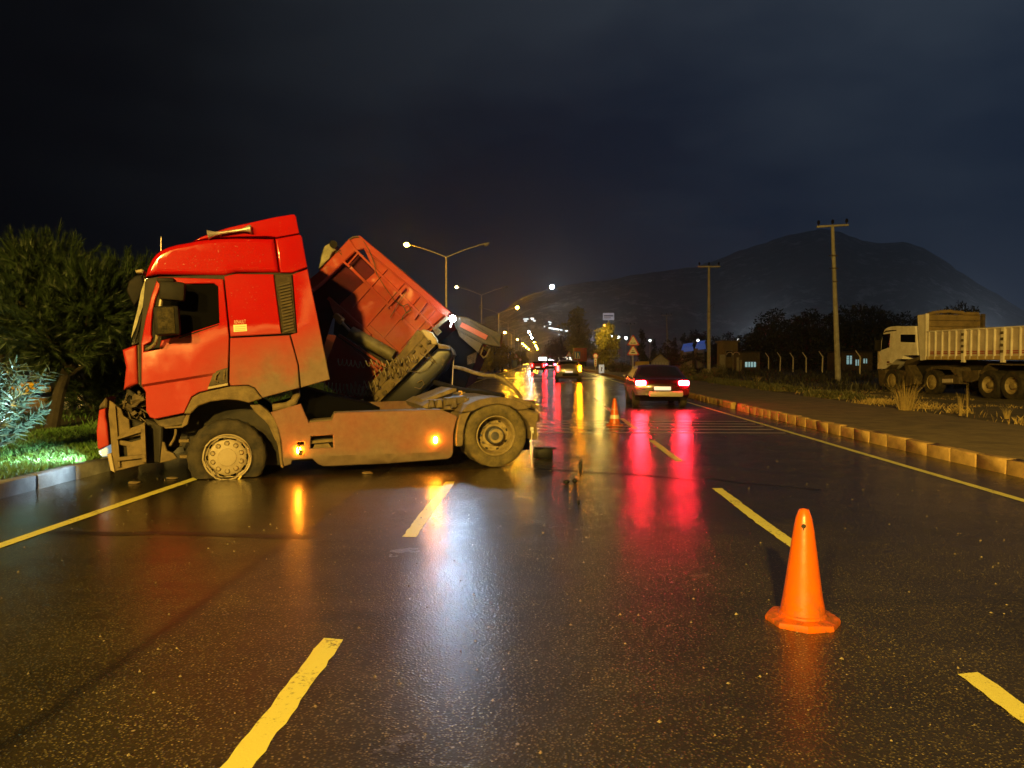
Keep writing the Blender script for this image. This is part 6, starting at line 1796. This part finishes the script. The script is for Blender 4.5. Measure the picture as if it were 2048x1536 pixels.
# oleander in the headlamp beam
def oleander(loc, label, nst, seed, H=1.75, spread=.85, singles=170):
    t = thing('oleander_shrub', label, 'shrub', loc)
    r = random.Random(seed)
    def leaf_me(l, w, bend):
        v = [(0, 0, 0), (w * .5, .25 * l, .01), (w * .42, .6 * l, bend * .4 * l), (0, l, bend * l), (-w * .42, .6 * l, bend * .4 * l), (-w * .5, .25 * l, .01), (0, .3 * l, -.008), (0, .62 * l, bend * .42 * l - .008)]
        f = [(0, 1, 6), (1, 2, 7, 6), (2, 3, 7), (0, 6, 5), (6, 7, 4, 5), (7, 3, 4)]
        me = bpy.data.meshes.new('leaf'); me.from_pydata(v, [], f); me.materials.append(M['olea']); return me
    lm = [leaf_me(.20, .034, -.10), leaf_me(.22, .032, -.22), leaf_me(.18, .033, .02)]
    bm = bmesh.new(); lv = []
    for k in range(nst):
        a = r.uniform(0, 2 * math.pi); sp = spread * math.sqrt(r.random()); hh = H * r.uniform(.45, 1.0) * (1 - .30 * (sp / spread) ** 2)
        pts = [Vector((.18 * math.cos(a) * sp, .18 * math.sin(a) * sp, 0))]
        for q in range(1, 6):
            tt = q / 5; pts.append(Vector((sp * math.cos(a) * tt ** 1.3, sp * math.sin(a) * tt ** 1.3, hh * tt)))
        tube(bm, [tuple(p) for p in pts], .008, 4, r1=.003)
        for q in range(16):
            tt = .30 + .70 * q / 15
            i = min(4, int(tt * 5)); p = pts[i].lerp(pts[i + 1], tt * 5 - i)
            dr = (pts[i + 1] - pts[i]).normalized()
            for w_ in range(3):
                b_ = r.uniform(0, 6.28)
                sd = Vector((math.cos(b_), math.sin(b_), 0)); sd = (sd - dr * sd.dot(dr)).normalized()
                y_ = (sd * 1.0 + dr * r.uniform(.35, 1.1)).normalized()
                lv.append((p, y_, r.randrange(3), r.uniform(.75, 1.15), dr))
    fin(bm, 'stem', M['bark'], t)
    wc = Vector(loc)
    lv.sort(key=lambda l: (Vector((l[0].x, l[0].y, l[0].z)) - (Vector((0, 0, 1.0)) + (CAM - wc).normalized() * 1.5 + Vector((.5, 0, 0)))).length)
    v, f = [], []
    for i, (p, y_, mi, s, dr) in enumerate(lv):
        z_ = dr; x_ = y_.cross(z_).normalized(); z_ = x_.cross(y_).normalized()
        mt = Matrix((( x_.x, y_.x, z_.x, p.x), (x_.y, y_.y, z_.y, p.y), (x_.z, y_.z, z_.z, p.z), (0, 0, 0, 1))) @ Matrix.Diagonal((s, s, s, 1))
        if i < singles:
            o = newobj('leaf', lm[mi], None, t); o.matrix_local = mt
        else:
            k0 = len(v)
            for q in lm[mi].vertices: v.append(tuple(mt @ q.co))
            for pl in lm[mi].polygons: f.append(tuple(k0 + j for j in pl.vertices))
    o = pyd('foliage', v, f, M['olea'], t); o['kind'] = 'stuff'
p = gnd(30, 925, .2)
oleander((p.x - .68, p.y + .40, .17), 'oleander with narrow pale leaves caught in cold headlamp light', 56, 71, 1.75, .82, 290)

# short grass of the median
def grass(name, n, fx, zf, mat, h, w, seed, bend=.5):
    r = random.Random(seed); v, f = [], []
    for k in range(n):
        x, y = fx(r); z = zf(x, y)
        a = r.uniform(0, 6.28); hh = h * r.uniform(.45, 1.25); b_ = bend * hh * r.uniform(.2, 1.1); c = r.uniform(0, 6.28)
        dx_, dy_ = math.cos(a) * w, math.sin(a) * w
        k0 = len(v)
        v += [(x - dx_, y - dy_, z), (x + dx_, y + dy_, z), (x + b_ * .3 * math.cos(c) + dx_ * .6, y + b_ * .3 * math.sin(c) + dy_ * .6, z + hh * .6), (x + b_ * math.cos(c), y + b_ * math.sin(c), z + hh)]
        f.append((k0, k0 + 1, k0 + 2)); f.append((k0, k0 + 2, k0 + 3))
    return tag(pyd(name, v, f, mat), kind='stuff')
gz = lambda x, y: .16 + .05 * noise.noise(Vector((x * .6, y * .6, 5)))
grass('median_grass', 32000, lambda r: (LX - .17 - 3.4 * r.random() ** 1.3, 5 + 12 * r.random()), gz, M['grass'], .085, .004, 81, .7)
grass('median_grass_far', 9000, lambda r: (LX - .25 - 6.5 * r.random(), 16 + 50 * r.random()), gz, M['grass'], .14, .012, 82, .6)
# verge plants on the right
yz = lambda x, y: yard_z(x, y) - .01
def patchy(x0, x1, y0, y1, th, sc_=.5):
    def fx(r):
        for _ in range(12):
            x, y = r.uniform(x0, x1), y0 + (y1 - y0) * r.random() ** 1.2
            if noise.noise(Vector((x * sc_ * 1.5, y * sc_, 4))) > th: return x, y
        return x, y
    return fx
grass('verge_grass', 9000, patchy(9.95, 11.5, 26, 66, .05), yz, M['weed'], .26, .012, 83, .7)
grass('dry_verge_grass', 3500, patchy(9.9, 11.2, 11, 40, .18), yz, M['dry'], .16, .007, 84, .7)
grass('field_weeds', 9000, patchy(12, 34, 34, 110, .0, .2), yz, leafmat('dark_field_weeds', (.022, .02, .01), (.018, .018, .009)), .38, .03, 85, .6)
grass('yard_weeds', 2500, patchy(10.5, 15.5, 14, 40, .15), yz, M['dry'], .07, .006, 86, .8)
def tuft(loc, label, n, h, spread, seed, name='dry_grass_tuft'):
    r = random.Random(seed); v, f = [], []
    for k in range(n):
        a = r.uniform(0, 6.28); q = spread * .28 * math.sqrt(r.random()); x, y = q * math.cos(a), q * math.sin(a)
        hh = h * r.uniform(.45, 1.1); out = spread * r.uniform(.1, 1.0) * hh / h; w = r.uniform(.0025, .0055)
        k0 = len(v); sx_, sy_ = -math.sin(a) * w, math.cos(a) * w
        if r.random() < .5: sx_, sy_ = w, 0
        v += [(x - sx_, y - sy_, 0), (x + sx_, y + sy_, 0), (x + out * .35 * math.cos(a) + sx_ * .7, y + out * .35 * math.sin(a) + sy_ * .7, hh * .6), (x + out * .35 * math.cos(a) - sx_ * .7, y + out * .35 * math.sin(a) - sy_ * .7, hh * .6), (x + out * math.cos(a), y + out * math.sin(a), hh)]
        f += [(k0, k0 + 1, k0 + 2, k0 + 3), (k0 + 3, k0 + 2, k0 + 4)]
    o = pyd(name, v, f, M['dry'], None, loc)
    return tag(o, label, 'grass tuft')
tuft(gnd(1812, 822, .19), 'big tuft of tall straw yellow grass before the white truck', 170, .88, .62, 91)
tuft(gnd(1921, 832, .19), 'thin wispy dry stems right of the big straw tuft', 22, .62, .14, 92)
tuft(gnd(1934, 834, .19), 'single tall dry stems beside the wispy ones', 9, .85, .08, 93)
tuft(gnd(2014, 838, .19), 'small dry tuft near the right edge of the verge', 60, .28, .16, 94)
tuft(gnd(1700, 792, .19), 'low spread of dry grass left of the big straw tuft', 160, .26, .38, 95)
tuft(gnd(1515, 764, .19), 'pale dry tuft on the verge below the fence posts', 160, .45, .5, 96)
vb = tree_meshes(1.1, 1.9, .05, 97, 1300, .09, leafmat('pale_verge_weed_leaves', (.12, .11, .055), (.08, .075, .035)), 16)
for i, (px, y, s_, lab) in enumerate(((1372, 58, 1.0, 'pale bushy weed on the verge right behind the dark sedan'), (1440, 60, .95, 'greyish weed clump at the foot of the upright pole'), (1410, 52, .7, 'low weed clump between sedan and upright pole'), (1246, 84, 1.1, 'green tinted weed clump by the side road kerb'), (1228, 88, 1.0, 'low green weed clump under the yellow lit tree'))):
    plant_tree(vb, 'verge_bush', lab, (at_y(px, 719, y).x, y, .12), s_, i * 1.9, None, 'shrub')

# warm lights glimpsed through the pines on the far side of the highway
for px, py, y, r_, lab in ((132, 729, 62, .16, 'left of two warm lamps glimpsed beside the pine trunk'), (158, 729, 62, .20, 'right of two warm lamps glimpsed beside the pine trunk'), (186, 748, 60, .10, 'small warm light low between the pines'), (15, 746, 58, .14, 'warm orange light at the far left edge'), (12, 745, 70, .1, 'faint warm light at the far left edge')):
    p = at_y(px, py, y)
    t = thing('yard_lamp', lab, 'lamp', (p.x, y, .1))
    bm = bmesh.new(); cyl(bm, (0, .05, 0), (0, .05, p.z), .05, n=6); fin(bm, 'post', M['pole'], t)
    bm = bmesh.new(); bmesh.ops.create_uvsphere(bm, u_segments=10, v_segments=8, radius=r_, matrix=Matrix.Translation((0, 0, p.z))); fin(bm, 'bulb', emit('warm_bulb', (1, .62, .12), 5), t)
p = at_y(58, 784, 33)
bm = bmesh.new(); box(bm, (0, 0, .3), (1.75, .5, .32), None, .08); box(bm, (-.1, .1, .5), (.9, .4, .2), None, .06)
tag(fin(bm, 'barrier_block', pbr('yellow_barrier_paint', (.85, .55, .03), rough=.5), None, (p.x, 33, max(0, p.z - .3))), 'yellow barrier seen low between oleander and pine trunk', 'barrier')

# ================================================================== bits lying on the road
M['rubber'] = pbr('wet_black_rubber', (.006, .006, .006), rough=.5, spec=.3)
p = gnd(1086, 917)
bm = bmesh.new(); box(bm, (0, 0, .085), (.32, .14, .17), Euler((.05, .04, .12)).to_matrix(), .03); box(bm, (.03, .02, .165), (.36, .16, .022), Euler((0, .05, .1)).to_matrix(), .008)
tag(fin(bm, 'rubber_block', M['rubber'], None, p), 'black rubber block lying on the road behind the rear wheel', 'debris')
for px, py, s, lab in ((1161, 953, (.05, .05, .26), 'upright black shard standing in the orange reflection'), (1150, 966, (.08, .07, .07), 'right of two small black lumps in the orange reflection'), (1133, 967, (.09, .06, .05), 'left of two small black lumps in the orange reflection'), (1157, 1010, (.03, .04, .06), 'tiny black chip nearer the camera in the orange reflection'), (1252, 858, (.06, .05, .05), 'dark lump beside the far cone')):
    q = gnd(px, py); bm = bmesh.new(); bmesh.ops.create_icosphere(bm, subdivisions=2, radius=.5, matrix=Matrix.Translation((0, 0, s[2] * .45)) @ Matrix.Diagonal((s[0], s[1], s[2], 1)))
    for v_ in bm.verts: v_.co *= 1 + .3 * noise.noise(v_.co * 30 + Vector((px, 0, 0)))
    tag(fin(bm, 'debris_chip', M['rubber'], None, q, sharp=60), lab, 'debris')
for px, py, lab in ((268, 967, 'yellowish broken scrap lying under the lorry front'), (345, 958, 'flat mud clod on the road beside the flat front tyre'), (735, 948, 'pale scrap under the side skirt')):
    q = gnd(px, py); bm = bmesh.new(); bmesh.ops.create_icosphere(bm, subdivisions=2, radius=.5, matrix=Matrix.Translation((0, 0, .012)) @ Matrix.Diagonal((.16, .12, .035, 1)))
    for v_ in bm.verts: v_.co *= 1 + .35 * noise.noise(v_.co * 14 + Vector((px, 0, 0)))
    tag(fin(bm, 'road_scrap', M['dirtgrey'], None, q, sharp=60), lab, 'debris')
r = random.Random(99); v, f = [], []
for k in range(900):
    x, y = r.uniform(-5.5, 6.1), 2.6 + 20 * r.random() ** 1.6
    s = r.uniform(.004, .011)
    c = Vector((x, y, .004)); k0 = len(v)
    for d_ in ((1, 0, 0), (0, 1, 0), (-1, 0, 0), (0, -1, 0), (0, 0, 1.0)): v.append(tuple(c + Vector(d_) * s * r.uniform(.6, 1.3)))
    f += [(k0, k0 + 1, k0 + 4), (k0 + 1, k0 + 2, k0 + 4), (k0 + 2, k0 + 3, k0 + 4), (k0 + 3, k0, k0 + 4)]
tag(pyd('road_grit', v, f, pbr('pale_grit', (.30, .25, .17), (.14, .11, .07), 3, .7)), kind='stuff')

# ================================================================== damp night air
HAZE = 0.0004
def haze():
    bm = bmesh.new(); box(bm, (0, 720, 185), (4200, 1800, 385))
    m = bpy.data.materials.new('damp_air'); m.use_nodes = True; nt = m.node_tree; nt.nodes.clear()
    o = nt.nodes.new('ShaderNodeOutputMaterial'); v_ = nt.nodes.new('ShaderNodeVolumePrincipled')
    v_.inputs['Color'].default_value = (.9, .93, 1, 1); v_.inputs['Density'].default_value = HAZE; v_.inputs['Anisotropy'].default_value = .84
    nt.links.new(v_.outputs[0], o.inputs['Volume'])
    tag(fin(bm, 'haze', m), kind='stuff')
if HAZE: haze()
